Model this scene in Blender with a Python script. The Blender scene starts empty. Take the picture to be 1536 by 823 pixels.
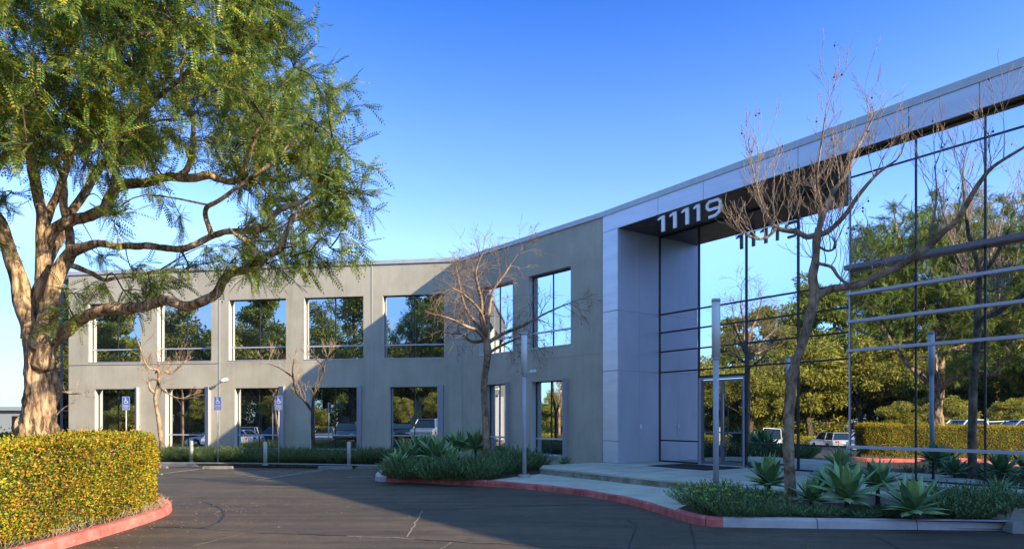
import bpy, bmesh, math, random
import numpy as np
from mathutils import Vector, Matrix, noise as mnoise
R = math.radians
random.seed(7); rng = np.random.default_rng(7)
sc = bpy.context.scene
col = sc.collection
F = 1024.0            # focal length in photo pixels (24 mm on a 36 mm sensor), horizon at row 627, column 768
EYE = 1.75

# ------------------------------------------------------------------ small helpers
def g(px, py, z=0.0):
    Y = (EYE - z) * F / (py - 627.0)
    return ((px - 768) / F * Y, Y)
def at(px, py, Y):
    return Vector(((px - 768) / F * Y, Y, EYE + (627 - py) / F * Y))

def tag(o, label=None, cat=None, group=None, kind=None):
    if label: o['label'] = label
    if cat: o['category'] = cat
    if group: o['group'] = group
    if kind: o['kind'] = kind
    return o
def empty(name, loc=(0, 0, 0), rz=0.0, label=None, cat=None, group=None):
    o = bpy.data.objects.new(name, None); col.objects.link(o)
    o.location = loc; o.rotation_euler = (0, 0, rz); o.empty_display_size = .3
    return tag(o, label, cat, group)
def link(name, me, parent=None):
    o = bpy.data.objects.new(name, me); col.objects.link(o)
    if parent is not None: o.parent = parent
    return o
class MB:
    def __init__(s): s.v = []; s.f = []; s.sm = []
    def add(s, vs, fs, smooth=False):
        b = len(s.v); s.v += [tuple(v) for v in vs]
        s.f += [tuple(b + i for i in f) for f in fs]; s.sm += [smooth] * len(fs)
    def box(s, x0, x1, y0, y1, z0, z1, M=None):
        vs = [Vector((x, y, z)) for z in (z0, z1) for y in (y0, y1) for x in (x0, x1)]
        if M is not None: vs = [M @ v for v in vs]
        s.add(vs, [(0, 2, 3, 1), (4, 5, 7, 6), (0, 1, 5, 4), (2, 6, 7, 3), (0, 4, 6, 2), (1, 3, 7, 5)])
    def prism(s, pts, z0, z1, M=None):
        n = len(pts)
        a = sum(pts[i][0] * pts[(i + 1) % n][1] - pts[(i + 1) % n][0] * pts[i][1] for i in range(n))
        if a < 0: pts = pts[::-1]
        vs = [Vector((p[0], p[1], z0)) for p in pts] + [Vector((p[0], p[1], z1)) for p in pts]
        if M is not None: vs = [M @ v for v in vs]
        s.add(vs, [tuple(range(n))[::-1], tuple(range(n, 2 * n))] + [(i, (i + 1) % n, n + (i + 1) % n, n + i) for i in range(n)])
    def tube(s, pts, rad, n=8, smooth=True, cap=True, rough=0.0, freq=6.0, lobes=0.0):
        pts = [Vector(p) for p in pts]; m = len(pts)
        if not hasattr(rad, '__len__'): rad = [rad] * m
        b = len(s.v); up = None; base = b
        for i in range(m):
            t = (pts[min(i + 1, m - 1)] - pts[max(i - 1, 0)])
            t = t.normalized() if t.length > 1e-9 else Vector((0, 0, 1))
            if up is None:
                up = Vector((1, 0, 0)) if abs(t.x) < .8 else Vector((0, 1, 0))
            u = (up - t * up.dot(t)).normalized(); w = t.cross(u); up = u
            for k in range(n):
                a = 2 * math.pi * k / n; d = u * math.cos(a) + w * math.sin(a); r = rad[i]
                if rough:
                    q = pts[i] + d * r
                    r *= 1 + rough * .8 * mnoise.noise(Vector((q.x * freq, q.y * freq, q.z * freq * .3))) + rough * .55 * mnoise.noise(Vector((q.x, q.y, q.z * .22)) * freq * 2.6)
                if lobes: r *= 1 + lobes * math.sin(a * 5 + pts[i].z * 1.7)
                s.v.append(tuple(pts[i] + d * r))
        for i in range(m - 1):
            for k in range(n):
                a = b + i * n + k; c = b + i * n + (k + 1) % n
                s.f.append((a, c, c + n, a + n)); s.sm.append(smooth)
        if cap:
            s.f.append(tuple(range(b, b + n))[::-1]); s.sm.append(False)
            s.f.append(tuple(range(b + (m - 1) * n, b + m * n))); s.sm.append(smooth)
    def cyl(s, x, y, z0, z1, r, n=16, r2=None):
        s.tube([(x, y, z0), (x, y, z1)], [r, r if r2 is None else r2], n, True)
    def mesh(s, name, mat):
        me = bpy.data.meshes.new(name); me.from_pydata(s.v, [], s.f); me.update()
        me.polygons.foreach_set('use_smooth', s.sm)
        for m_ in (mat if isinstance(mat, (list, tuple)) else [mat]): me.materials.append(m_)
        return me
    def build(s, name, mat, parent=None, bevel=0.0):
        o = link(name, s.mesh(name, mat), parent)
        if bevel:
            md = o.modifiers.new('bevel', 'BEVEL'); md.width = bevel; md.segments = 2; md.limit_method = 'ANGLE'; md.angle_limit = R(40)
        return o
def np_mesh(name, V, nper, mat, smooth=False):
    """V: (n, nper, 3) separate polygons of nper corners."""
    n = V.shape[0]; me = bpy.data.meshes.new(name)
    me.vertices.add(n * nper); me.vertices.foreach_set('co', V.reshape(-1).astype(np.float32))
    me.loops.add(n * nper); me.loops.foreach_set('vertex_index', np.arange(n * nper, dtype=np.int32))
    me.polygons.add(n); me.polygons.foreach_set('loop_start', np.arange(0, n * nper, nper, dtype=np.int32))
    try: me.polygons.foreach_set('loop_total', np.full(n, nper, dtype=np.int32))
    except Exception: pass
    me.materials.append(mat); me.update(calc_edges=True); me.validate()
    return me
def smooth_path(pts, sub=4):
    """Catmull-Rom through (Vector, radius)."""
    out = []; n = len(pts)
    for i in range(n - 1):
        p0, p1, p2, p3 = pts[max(i - 1, 0)], pts[i], pts[i + 1], pts[min(i + 2, n - 1)]
        for k in range(sub):
            t = k / sub
            f = lambda a, b, c, d: .5 * ((2 * b) + (c - a) * t + (2 * a - 5 * b + 4 * c - d) * t * t + (3 * b - a - 3 * c + d) * t ** 3)
            out.append((Vector([f(p0[0][j], p1[0][j], p2[0][j], p3[0][j]) for j in range(3)]), max(.003, f(p0[1], p1[1], p2[1], p3[1]))))
    out.append((Vector(pts[-1][0]), pts[-1][1]))
    return out

# ------------------------------------------------------------------ materials
def new_mat(name):
    m = bpy.data.materials.new(name); m.use_nodes = True
    nt = m.node_tree; b = nt.nodes['Principled BSDF']
    return m, nt, b
def N(nt, t, **kw):
    n = nt.nodes.new(t)
    for k, v in kw.items():
        if k in n.inputs: n.inputs[k].default_value = v
        else: setattr(n, k, v)
    return n
def ramp(nt, fac, stops):
    r = nt.nodes.new('ShaderNodeValToRGB'); e = r.color_ramp.elements
    while len(e) < len(stops): e.new(.5)
    for i, (p, c) in enumerate(stops):
        e[i].position = p; e[i].color = (*c, 1) if len(c) == 3 else c
    nt.links.new(fac, r.inputs[0]); return r.outputs[0]
def noisy(name, c1, c2, scale=4, rough=.8, bump=0, bscale=80, metallic=0, detail=6, mid=(.35, .65), stretch=None, spec=None, c3=None):
    m, nt, b = new_mat(name)
    tc = N(nt, 'ShaderNodeTexCoord'); src = tc.outputs['Object']
    if stretch:
        mp = N(nt, 'ShaderNodeMapping'); mp.inputs['Scale'].default_value = stretch
        nt.links.new(src, mp.inputs[0]); src = mp.outputs[0]
    n1 = N(nt, 'ShaderNodeTexNoise', Scale=scale, Detail=detail, Roughness=.62)
    nt.links.new(src, n1.inputs[0])
    stops = [(mid[0], c1), (mid[1], c2)]
    out = ramp(nt, n1.outputs[0], stops)
    nt.links.new(out, b.inputs['Base Color'])
    b.inputs['Roughness'].default_value = rough; b.inputs['Metallic'].default_value = metallic
    if spec is not None: b.inputs['Specular IOR Level'].default_value = spec
    if bump:
        n2 = N(nt, 'ShaderNodeTexNoise', Scale=bscale, Detail=4)
        nt.links.new(src, n2.inputs[0])
        bp = N(nt, 'ShaderNodeBump', Strength=bump, Distance=.02)
        nt.links.new(n2.outputs[0], bp.inputs['Height']); nt.links.new(bp.outputs[0], b.inputs['Normal'])
    return m
def leafy(name, cols, rough=.5, trans=.25, spec=.3, tcol=None):
    """foliage: each leaf island takes its own colour"""
    m, nt, b = new_mat(name)
    gm = N(nt, 'ShaderNodeNewGeometry')
    k = len(cols)
    out = ramp(nt, gm.outputs['Random Per Island'], [(i / max(1, k - 1), c) for i, c in enumerate(cols)])
    tc = N(nt, 'ShaderNodeTexCoord'); n1 = N(nt, 'ShaderNodeTexNoise', Scale=.9, Detail=2)
    nt.links.new(tc.outputs['Object'], n1.inputs[0])
    hs = N(nt, 'ShaderNodeHueSaturation'); nt.links.new(out, hs.inputs['Color'])
    mr = N(nt, 'ShaderNodeMapRange'); mr.inputs[1].default_value = .3; mr.inputs[2].default_value = .7
    mr.inputs[3].default_value = .7; mr.inputs[4].default_value = 1.35
    nt.links.new(n1.outputs[0], mr.inputs[0]); nt.links.new(mr.outputs[0], hs.inputs['Value'])
    nt.links.new(hs.outputs[0], b.inputs['Base Color'])
    b.inputs['Roughness'].default_value = rough; b.inputs['Specular IOR Level'].default_value = spec
    if trans:
        tr = N(nt, 'ShaderNodeBsdfTranslucent'); nt.links.new(hs.outputs[0], tr.inputs[0])
        mx = N(nt, 'ShaderNodeMixShader'); mx.inputs[0].default_value = trans
        o = nt.nodes['Material Output']
        nt.links.new(b.outputs[0], mx.inputs[1]); nt.links.new(tr.outputs[0], mx.inputs[2]); nt.links.new(mx.outputs[0], o.inputs[0])
    return m
def plain(name, c, rough=.5, metallic=0, spec=.5):
    m, nt, b = new_mat(name)
    b.inputs['Base Color'].default_value = (*c, 1); b.inputs['Roughness'].default_value = rough
    b.inputs['Metallic'].default_value = metallic; b.inputs['Specular IOR Level'].default_value = spec
    return m
def mirror_glass(name, tint, mix, inner, wave=.0020, wscale=.8):
    """coated reflective glazing in front of a dim room"""
    m, nt, b = new_mat(name)
    gl = N(nt, 'ShaderNodeBsdfGlossy'); gl.inputs['Color'].default_value = (*tint, 1); gl.inputs['Roughness'].default_value = 0.0
    df = N(nt, 'ShaderNodeBsdfDiffuse'); df.inputs['Color'].default_value = (*inner, 1)
    mx = N(nt, 'ShaderNodeMixShader'); mx.inputs[0].default_value = mix
    tc = N(nt, 'ShaderNodeTexCoord'); n1 = N(nt, 'ShaderNodeTexNoise', Scale=wscale, Detail=1.5)
    nt.links.new(tc.outputs['Object'], n1.inputs[0])
    bp = N(nt, 'ShaderNodeBump', Strength=1.0, Distance=wave)
    nt.links.new(n1.outputs[0], bp.inputs['Height']); nt.links.new(bp.outputs[0], gl.inputs['Normal'])
    nt.links.new(df.outputs[0], mx.inputs[1]); nt.links.new(gl.outputs[0], mx.inputs[2])
    nt.links.new(mx.outputs[0], nt.nodes['Material Output'].inputs[0])
    nt.nodes.remove(b)
    return m

M = {}
def stucco():
    m = noisy('stucco', (.425, .378, .295), (.475, .428, .342), scale=.9, rough=.92, bump=.25, bscale=120, spec=.15)
    nt = m.node_tree; b = nt.nodes['Principled BSDF']; src = b.inputs['Base Color'].links[0].from_socket
    tc = N(nt, 'ShaderNodeTexCoord'); mp = N(nt, 'ShaderNodeMapping'); mp.inputs['Scale'].default_value = (2.4, 2.4, .16)
    nt.links.new(tc.outputs['Object'], mp.inputs[0]); n = N(nt, 'ShaderNodeTexNoise', Scale=2.0, Detail=6, Roughness=.7); nt.links.new(mp.outputs[0], n.inputs[0])
    n2 = N(nt, 'ShaderNodeTexNoise', Scale=.45, Detail=5); nt.links.new(tc.outputs['Object'], n2.inputs[0])
    a = ramp(nt, n.outputs[0], [(.30, (.90, .90, .89)), (.5, (1, 1, 1)), (.7, (1.04, 1.04, 1.02))]); c = ramp(nt, n2.outputs[0], [(.3, (.90, .91, .90)), (.7, (1.07, 1.06, 1.05))])
    cur = src
    for x in (a, c):
        mx = N(nt, 'ShaderNodeMix', data_type='RGBA', blend_type='MULTIPLY'); mx.inputs[0].default_value = 1
        nt.links.new(cur, mx.inputs[6]); nt.links.new(x, mx.inputs[7]); cur = mx.outputs[2]
    nt.links.new(cur, b.inputs['Base Color']); return m
M['stucco'] = stucco()
M['coping'] = noisy('coping_metal', (.42, .43, .44), (.5, .5, .5), scale=3, rough=.5, metallic=.2)
M['joint'] = plain('joint_trim', (.40, .40, .38), .6)
M['panel'] = noisy('metal_panel', (.52, .53, .57), (.60, .61, .65), scale=1.5, rough=.38, metallic=.35, stretch=(.5, .5, 3), bump=.03, bscale=40)
M['panelside'] = noisy('metal_cladding', (.44, .44, .52), (.51, .51, .59), scale=1.2, rough=.42, metallic=.3, stretch=(1, 1, .4), bump=.02, bscale=50)
M['soffit'] = noisy('soffit_metal', (.045, .040, .042), (.075, .066, .062), scale=2, rough=.35, metallic=.3)
M['mullion'] = plain('dark_mullion', (.035, .035, .04), .4, .5)
M['alu'] = plain('pale_aluminium', (.50, .50, .56), .38, .35)
M['alud'] = plain('grey_aluminium', (.17, .17, .19), .4, .5)
M['jamb'] = plain('window_surround', (.50, .47, .42), .6)
M['fin'] = plain('fin_metal', (.34, .33, .38), .5, .1)
M['glass'] = mirror_glass('reflective_glass', (.80, .87, .95), .82, (.020, .022, .026))
M['glassw'] = mirror_glass('tinted_glass', (.72, .80, .88), .78, (.030, .034, .036), wave=.0006)
M['glassd'] = mirror_glass('door_glass', (.75, .82, .80), .50, (.018, .022, .018))
M['white'] = plain('white_enamel', (.80, .80, .80), .4)
M['bollard'] = noisy('bollard_paint', (.40, .38, .36), (.52, .50, .47), scale=8, rough=.6)
M['pole'] = noisy('pole_paint', (.34, .34, .38), (.40, .40, .44), scale=4, rough=.5)
M['diffuser'] = plain('lamp_diffuser', (.60, .60, .58), .35)
M['signwhite'] = plain('sign_white', (.45, .46, .5), .5)
M['blue'] = plain('sign_blue', (.03, .07, .28), .5)
M['conc'] = noisy('concrete', (.26, .255, .24), (.38, .37, .35), scale=2.2, rough=.9, bump=.12, bscale=60, detail=9)
M['conclight'] = noisy('sidewalk_concrete', (.38, .35, .29), (.52, .48, .41), scale=1.4, rough=.88, bump=.1, bscale=60, detail=9)
M['riser'] = noisy('mossy_concrete', (.16, .16, .09), (.36, .35, .30), scale=3.5, rough=.95, bump=.2, bscale=50, detail=9)
M['kerbold'] = noisy('weathered_kerb', (.15, .145, .13), (.23, .22, .20), scale=2.5, rough=.95, bump=.1, bscale=50, detail=8)
M['lilac'] = noisy('grey_kerb', (.36, .32, .32), (.47, .42, .42), scale=2.5, rough=.9, bump=.1, bscale=50, detail=8)
def red_paint():
    m = noisy('red_kerb_paint', (.42, .075, .065), (.60, .16, .135), scale=5, rough=.8, bump=.15, bscale=60, detail=9)
    nt = m.node_tree; b = nt.nodes['Principled BSDF']; src = b.inputs['Base Color'].links[0].from_socket
    tc = N(nt, 'ShaderNodeTexCoord'); n = N(nt, 'ShaderNodeTexNoise', Scale=9, Detail=9, Roughness=.75); nt.links.new(tc.outputs['Object'], n.inputs[0])
    f = ramp(nt, n.outputs[0], [(.60, (0, 0, 0)), (.66, (.8, .8, .8))])
    n3 = N(nt, 'ShaderNodeTexNoise', Scale=1.3, Detail=3); nt.links.new(tc.outputs['Object'], n3.inputs[0])
    d = ramp(nt, n3.outputs[0], [(.35, (.75, .75, .75)), (.65, (1.1, 1.1, 1.1))])
    mx = N(nt, 'ShaderNodeMix', data_type='RGBA'); nt.links.new(f, mx.inputs[0]); nt.links.new(src, mx.inputs[6]); mx.inputs[7].default_value = (.42, .33, .30, 1)
    m2 = N(nt, 'ShaderNodeMix', data_type='RGBA', blend_type='MULTIPLY'); m2.inputs[0].default_value = 1; nt.links.new(mx.outputs[2], m2.inputs[6]); nt.links.new(d, m2.inputs[7])
    nt.links.new(m2.outputs[2], b.inputs['Base Color']); return m
M['red'] = red_paint()
M['mulch'] = noisy('bark_mulch', (.018, .012, .008), (.085, .05, .03), scale=16, rough=1, bump=1, bscale=30, detail=8, mid=(.4, .6))
M['mat'] = noisy('door_mat', (.012, .011, .012), (.03, .026, .026), scale=60, rough=1, bump=.5, bscale=150)
M['bark'] = None
M['paint'] = noisy('road_paint', (.12, .12, .12), (.36, .36, .36), scale=6, rough=.85, mid=(.3, .7))
M['crack'] = plain('crack_filler', (.008, .008, .009), .6)
M['sand'] = noisy('crack_sand', (.10, .085, .06), (.24, .21, .16), scale=20, rough=1)
M['tyre'] = plain('tyre_rubber', (.012, .012, .013), .8)
M['rim'] = plain('alloy_rim', (.45, .45, .46), .3, .9)
M['carglass'] = plain('car_glass', (.01, .012, .014), .04, 0, .8)
M['lampred'] = plain('tail_lens', (.35, .01, .01), .2)
M['lampclear'] = plain('head_lens', (.7, .7, .72), .1)

def asphalt():
    m, nt, b = new_mat('asphalt')
    tc = N(nt, 'ShaderNodeTexCoord')
    n1 = N(nt, 'ShaderNodeTexNoise', Scale=.35, Detail=6, Roughness=.6)
    n2 = N(nt, 'ShaderNodeTexNoise', Scale=3.0, Detail=8, Roughness=.7)
    n3 = N(nt, 'ShaderNodeTexNoise', Scale=180, Detail=2)
    mp = N(nt, 'ShaderNodeMapping'); mp.inputs['Scale'].default_value = (.25, 2.2, 1); mp.inputs['Rotation'].default_value = (0, 0, R(20))
    nt.links.new(tc.outputs['Object'], mp.inputs[0]); n4 = N(nt, 'ShaderNodeTexNoise', Scale=1.1, Detail=5); nt.links.new(mp.outputs[0], n4.inputs[0])
    for n in (n1, n2, n3): nt.links.new(tc.outputs['Object'], n.inputs[0])
    a = ramp(nt, n1.outputs[0], [(.3, (.046, .034, .024)), (.7, (.080, .058, .040))])
    bb = ramp(nt, n2.outputs[0], [(.33, (.62, .63, .66)), (.45, (.95, .95, .95)), (.58, (1.05, 1.05, 1.05)), (.75, (1.45, 1.38, 1.3))])
    c = ramp(nt, n3.outputs[0], [(.3, (.7, .7, .7)), (.72, (1.5, 1.5, 1.5))])
    d = ramp(nt, n4.outputs[0], [(.35, (.78, .78, .80)), (.65, (1.3, 1.26, 1.2))])
    cur = a
    for x in (bb, c, d):
        mx = N(nt, 'ShaderNodeMix', data_type='RGBA', blend_type='MULTIPLY'); mx.inputs[0].default_value = 1
        nt.links.new(cur, mx.inputs[6]); nt.links.new(x, mx.inputs[7]); cur = mx.outputs[2]
    nt.links.new(cur, b.inputs['Base Color']); b.inputs['Roughness'].default_value = .72; b.inputs['Specular IOR Level'].default_value = .35
    bp = N(nt, 'ShaderNodeBump', Strength=.35, Distance=.01); nt.links.new(n3.outputs[0], bp.inputs['Height']); nt.links.new(bp.outputs[0], b.inputs['Normal'])
    return m
M['asphalt'] = asphalt()

def bark(name, c1, c2, c3, scale=15, bump=1.0, stretch=(1, 1, .2), dist=.035):
    m, nt, b = new_mat(name)
    tc = N(nt, 'ShaderNodeTexCoord'); mp = N(nt, 'ShaderNodeMapping'); mp.inputs['Scale'].default_value = stretch
    nt.links.new(tc.outputs['Object'], mp.inputs[0])
    n1 = N(nt, 'ShaderNodeTexNoise', Scale=scale, Detail=8, Roughness=.65, Distortion=.6); nt.links.new(mp.outputs[0], n1.inputs[0])
    n2 = N(nt, 'ShaderNodeTexNoise', Scale=2.2, Detail=3); nt.links.new(tc.outputs['Object'], n2.inputs[0])
    a = ramp(nt, n1.outputs[0], [(.40, c1), (.52, c2), (.66, c3)])
    d = ramp(nt, n2.outputs[0], [(.35, (.75, .75, .75)), (.65, (1.2, 1.2, 1.2))])
    mx = N(nt, 'ShaderNodeMix', data_type='RGBA', blend_type='MULTIPLY'); mx.inputs[0].default_value = 1
    nt.links.new(a, mx.inputs[6]); nt.links.new(d, mx.inputs[7]); nt.links.new(mx.outputs[2], b.inputs['Base Color'])
    b.inputs['Roughness'].default_value = .9; b.inputs['Specular IOR Level'].default_value = .2
    bp = N(nt, 'ShaderNodeBump', Strength=bump, Distance=dist); nt.links.new(n1.outputs[0], bp.inputs['Height']); nt.links.new(bp.outputs[0], b.inputs['Normal'])
    return m
M['bark'] = bark('rough_bark', (.09, .055, .034), (.36, .24, .145), (.58, .41, .26))
M['barkpale'] = bark('smooth_pale_bark', (.16, .10, .06), (.32, .21, .13), (.44, .32, .22), scale=5, bump=.3, dist=.01, stretch=(1, 1, .8))
M['barkbrown'] = bark('brown_branch_bark', (.13, .08, .05), (.27, .18, .115), (.38, .27, .185), scale=6, bump=.4, dist=.012, stretch=(1, 1, .7))
M['barkdark'] = bark('dark_bark', (.03, .022, .016), (.09, .065, .045), (.15, .11, .08))
M['twig'] = noisy('twig_bark', (.21, .14, .09), (.38, .27, .18), scale=3, rough=.8)
M['twig2'] = noisy('dark_twig_bark', (.14, .085, .055), (.28, .18, .115), scale=3, rough=.8)
M['crown'] = leafy('pinnate_leaves', [(.045, .13, .045), (.07, .17, .05), (.13, .20, .035), (.25, .26, .03), (.42, .32, .025)], trans=.42)
M['hedge'] = leafy('hedge_leaves', [(.05, .14, .012), (.12, .21, .015), (.22, .25, .02), (.50, .33, .02), (.10, .18, .012), (.50, .24, .02), (.18, .23, .015), (.52, .16, .03), (.07, .14, .012)], rough=.55, trans=.18, spec=.25)
M['hedgecore'] = noisy('hedge_twigs', (.015, .02, .008), (.05, .05, .02), scale=12, rough=1)
M['agave'] = None
M['shrub'] = leafy('blue_green_leaves', [(.07, .13, .05), (.11, .18, .07), (.16, .23, .08)], trans=.12)
M['rosemary'] = leafy('rosemary_leaves', [(.06, .09, .03), (.10, .14, .045), (.16, .19, .06)], trans=.1)
M['tips'] = leafy('yellow_flower_heads', [(.30, .40, .02), (.42, .46, .03)], trans=.2)
M['pine'] = leafy('pine_foliage', [(.09, .13, .03), (.17, .20, .035), (.28, .26, .04)], trans=.42)
M['euc'] = leafy('olive_foliage', [(.13, .15, .03), (.26, .24, .035), (.42, .33, .05)], trans=.42)
def agave_mat():
    m, nt, b = new_mat('agave_leaf')
    gm = N(nt, 'ShaderNodeNewGeometry')
    out = ramp(nt, gm.outputs['Random Per Island'], [(0, (.12, .23, .11)), (.5, (.18, .30, .13)), (1, (.27, .37, .12))])
    tc = N(nt, 'ShaderNodeTexCoord'); n1 = N(nt, 'ShaderNodeTexNoise', Scale=6, Detail=4); nt.links.new(tc.outputs['Object'], n1.inputs[0])
    d = ramp(nt, n1.outputs[0], [(.3, (.8, .82, .82)), (.7, (1.15, 1.15, 1.1))])
    mx = N(nt, 'ShaderNodeMix', data_type='RGBA', blend_type='MULTIPLY'); mx.inputs[0].default_value = 1
    nt.links.new(out, mx.inputs[6]); nt.links.new(d, mx.inputs[7]); nt.links.new(mx.outputs[2], b.inputs['Base Color'])
    b.inputs['Roughness'].default_value = .48; b.inputs['Specular IOR Level'].default_value = .4
    return m
M['agave'] = agave_mat()

# ------------------------------------------------------------------ building frames: t along the wall (to the right), w outward, z up
class Frame:
    def __init__(s, P, d):
        s.P = Vector((P[0], P[1], 0)); s.d = Vector((d[0], d[1], 0)).normalized(); s.o = Vector((s.d.y, -s.d.x, 0))
        if s.o.y > 0: s.o = -s.o
        s.M = Matrix(((s.d.x, s.o.x, 0, s.P.x), (s.d.y, s.o.y, 0, s.P.y), (0, 0, 1, 0), (0, 0, 0, 1)))
    def t(s, px, w=0.0):              # where the sight line of a photo column meets the wall plane
        r = (px - 768) / F; Q = s.P + s.o * w
        return (r * Q.y - Q.x) / (s.d.x - r * s.d.y)
    def z(s, px, py, w=0.0):
        t = s.t(px, w); Y = (s.P + s.o * w + s.d * t).y
        return EYE + (627 - py) / F * Y
    def box(s, mb, t0, t1, w0, w1, z0, z1): mb.box(t0, t1, w0, w1, z0, z1, s.M)
    def pt(s, t, w, z): return s.M @ Vector((t, w, z))
P0 = (2.957, 22.1)
FA = Frame(P0, (708, -F))                         # entrance facade, t = 0 at its left end
FM = Frame(P0, (823, -F))                         # stucco wall between entrance and wing: t < 0
TM = FM.t(693)
CORNER = FM.pt(TM, 0, 0)
FW = Frame(CORNER, (6668, -F))                    # wing: t < 0
H = 8.42; PLZ = .33; SOF = 7.76; FB = 7.74
SCN = 1.0

office = empty('office_building', (P0[0], P0[1], 0), 0,
               'two storey grey stucco office building with mirrored glass entrance and lilac metal fascia', 'building')
office.matrix_world = Matrix.Translation((P0[0], P0[1], 0))
bpy.context.view_layer.update()
INV = Matrix.Translation((-P0[0], -P0[1], 0))
def bbuild(mb, name, mat, parent=None, bevel=0.0):
    """mesh given in world coordinates, made a part of the office building"""
    mb.v = [tuple(INV @ Vector(v)) for v in mb.v]
    return mb.build(name, mat, parent or office, bevel)

def wall(fr, t0, t1, z0, z1, openings, depth=.30):
    ts = sorted({t0, t1, *[o[0] for o in openings], *[o[1] for o in openings]})
    zs = sorted({z0, z1, *[o[2] for o in openings], *[o[3] for o in openings]})
    solid = lambda i, j: not any(o[0] - 1e-6 <= (ts[i] + ts[i + 1]) / 2 <= o[1] + 1e-6 and o[2] <= (zs[j] + zs[j + 1]) / 2 <= o[3] for o in openings)
    nt_, nz = len(ts) - 1, len(zs) - 1
    S = [[solid(i, j) for j in range(nz)] for i in range(nt_)]
    mb = MB(); q = lambda a, b, c, d: mb.add([fr.pt(*a), fr.pt(*b), fr.pt(*c), fr.pt(*d)], [(0, 1, 2, 3)])
    for i in range(nt_):
        for j in range(nz):
            if not S[i][j]: continue
            a, b, c, d = ts[i], ts[i + 1], zs[j], zs[j + 1]
            q((a, 0, c), (b, 0, c), (b, 0, d), (a, 0, d)); q((b, -depth, c), (a, -depth, c), (a, -depth, d), (b, -depth, d))
            if i == 0 or not S[i - 1][j]: q((a, -depth, c), (a, 0, c), (a, 0, d), (a, -depth, d))
            if i == nt_ - 1 or not S[i + 1][j]: q((b, 0, c), (b, -depth, c), (b, -depth, d), (b, 0, d))
            if j == 0 or not S[i][j - 1]: q((a, -depth, c), (b, -depth, c), (b, 0, c), (a, 0, c))
            if j == nz - 1 or not S[i][j + 1]: q((a, 0, d), (b, 0, d), (b, -depth, d), (a, -depth, d))
    return mb

def pane(fr, t0, t1, w, z0, z1, parent, mat, tilt=.0018):
    """one sheet of glass 12 mm thick, set a hair out of plane like real glazing"""
    a = random.uniform(-tilt, tilt); b = random.uniform(-tilt, tilt); mb = MB()
    tc_, zc = (t0 + t1) / 2, (z0 + z1) / 2; vs = []
    for ww in (-.012, 0):
        for z in (z0, z1):
            for t in (t0, t1): vs.append(fr.pt(t, w + ww + a * (t - tc_) + b * (z - zc), z))
    mb.add(vs, [(0, 2, 3, 1), (4, 5, 7, 6), (0, 1, 5, 4), (2, 6, 7, 3), (0, 4, 6, 2), (1, 3, 7, 5)])
    return bbuild(mb, 'pane', mat, parent)

def window(fr, o, upper, fin=None):
    """frame as the part, its panes, surround and fin as sub-parts"""
    t0, t1, z0, z1 = o; w = -.24; tm = (t0 + t1) / 2
    mb = MB(); e = .035
    fr.box(mb, t0, t1, w - .02, w + .03, z0, z0 + .05); fr.box(mb, t0, t1, w - .02, w + .03, z1 - e, z1)
    fr.box(mb, t0, t0 + e, w - .02, w + .03, z0 + .05, z1 - e); fr.box(mb, t1 - e, t1, w - .02, w + .03, z0 + .05, z1 - e)
    fr.box(mb, tm - .02, tm + .02, w - .02, w + .02, z0 + .05, z1 - e)
    wf = bbuild(mb, 'window', M['mullion'])
    zb = z0 + .60
    mb = MB(); fr.box(mb, t0 + e, t1 - e, w + .022, w + .05, zb - .03, zb + .03); bbuild(mb, 'transom', M['alu'], wf)
    mb = MB(); fr.box(mb, t0 - .0, t1, w + .031, .012, z0 - .0, z0 + .035); bbuild(mb, 'sill', M['alu'], wf)
    mb = MB(); fr.box(mb, t0, t0 + .012, w + .031, -.004, z0 + .036, z1 - .002); bbuild(mb, 'jamb', M['jamb'], wf)
    for a, b in ((t0 + e, tm - .02), (tm + .02, t1 - e)):
        pane(fr, a, b, w, z0 + .05, z1 - e, wf, M['glassw'], .0012)
    if fin:
        f0, f1 = fin; mb = MB()
        mb.prism([(f0, .0), (f1, .19), (f1, -.0)], z0 - .02, z1 + .06, fr.M)
        bbuild(mb, 'window_fin', M['fin'], wf)
    return wf

# wing
wing_up = [(133, 211), (236, 317), (343, 429), (456, 545), (574, 666)]
wing_lo = [(142, 202, 209), (248, 307, 316), (352, 418, 428), (465, 535, 543.5), (584, 656, 666)]
zU0, zU1, zL0, zL1 = FW.z(575, 538), FW.z(575, 443), .42, FW.z(585, 580)
WE = FW.t(103); WE2 = FW.t(55)
opsW = [(FW.t(a), FW.t(b), zU0, zU1) for a, b in wing_up]
finW = []
for a, b, c in wing_lo:
    opsW.append((FW.t(a), FW.t(b), zL0, zL1)); finW.append((FW.t(b) + .01, FW.t(c)))
bbuild(wall(FW, WE, 0, .0, H - .16, opsW), 'wall', M['stucco'])
for i in range(5): window(FW, opsW[i], True)
for i in range(5): window(FW, opsW[5 + i], False, finW[i])
# middle wall
mU = [(719, 769), (792, 856)]; mL = [(728, 757.7, 764), (797, 843.6, 851.5)]
TE = -.02
opsM = [(FM.t(a), FM.t(b), zU0, zU1) for a, b in mU]; finM = []
for a, b, c in mL:
    opsM.append((FM.t(a), FM.t(b), zL0, zL1)); finM.append((FM.t(b) + .01, FM.t(c)))
bbuild(wall(FM, TM, TE, .0, H - .16, opsM), 'wall', M['stucco'])
for i in range(2): window(FM, opsM[i], True)
for i in range(2): window(FM, opsM[2 + i], False, finM[i])
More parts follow.
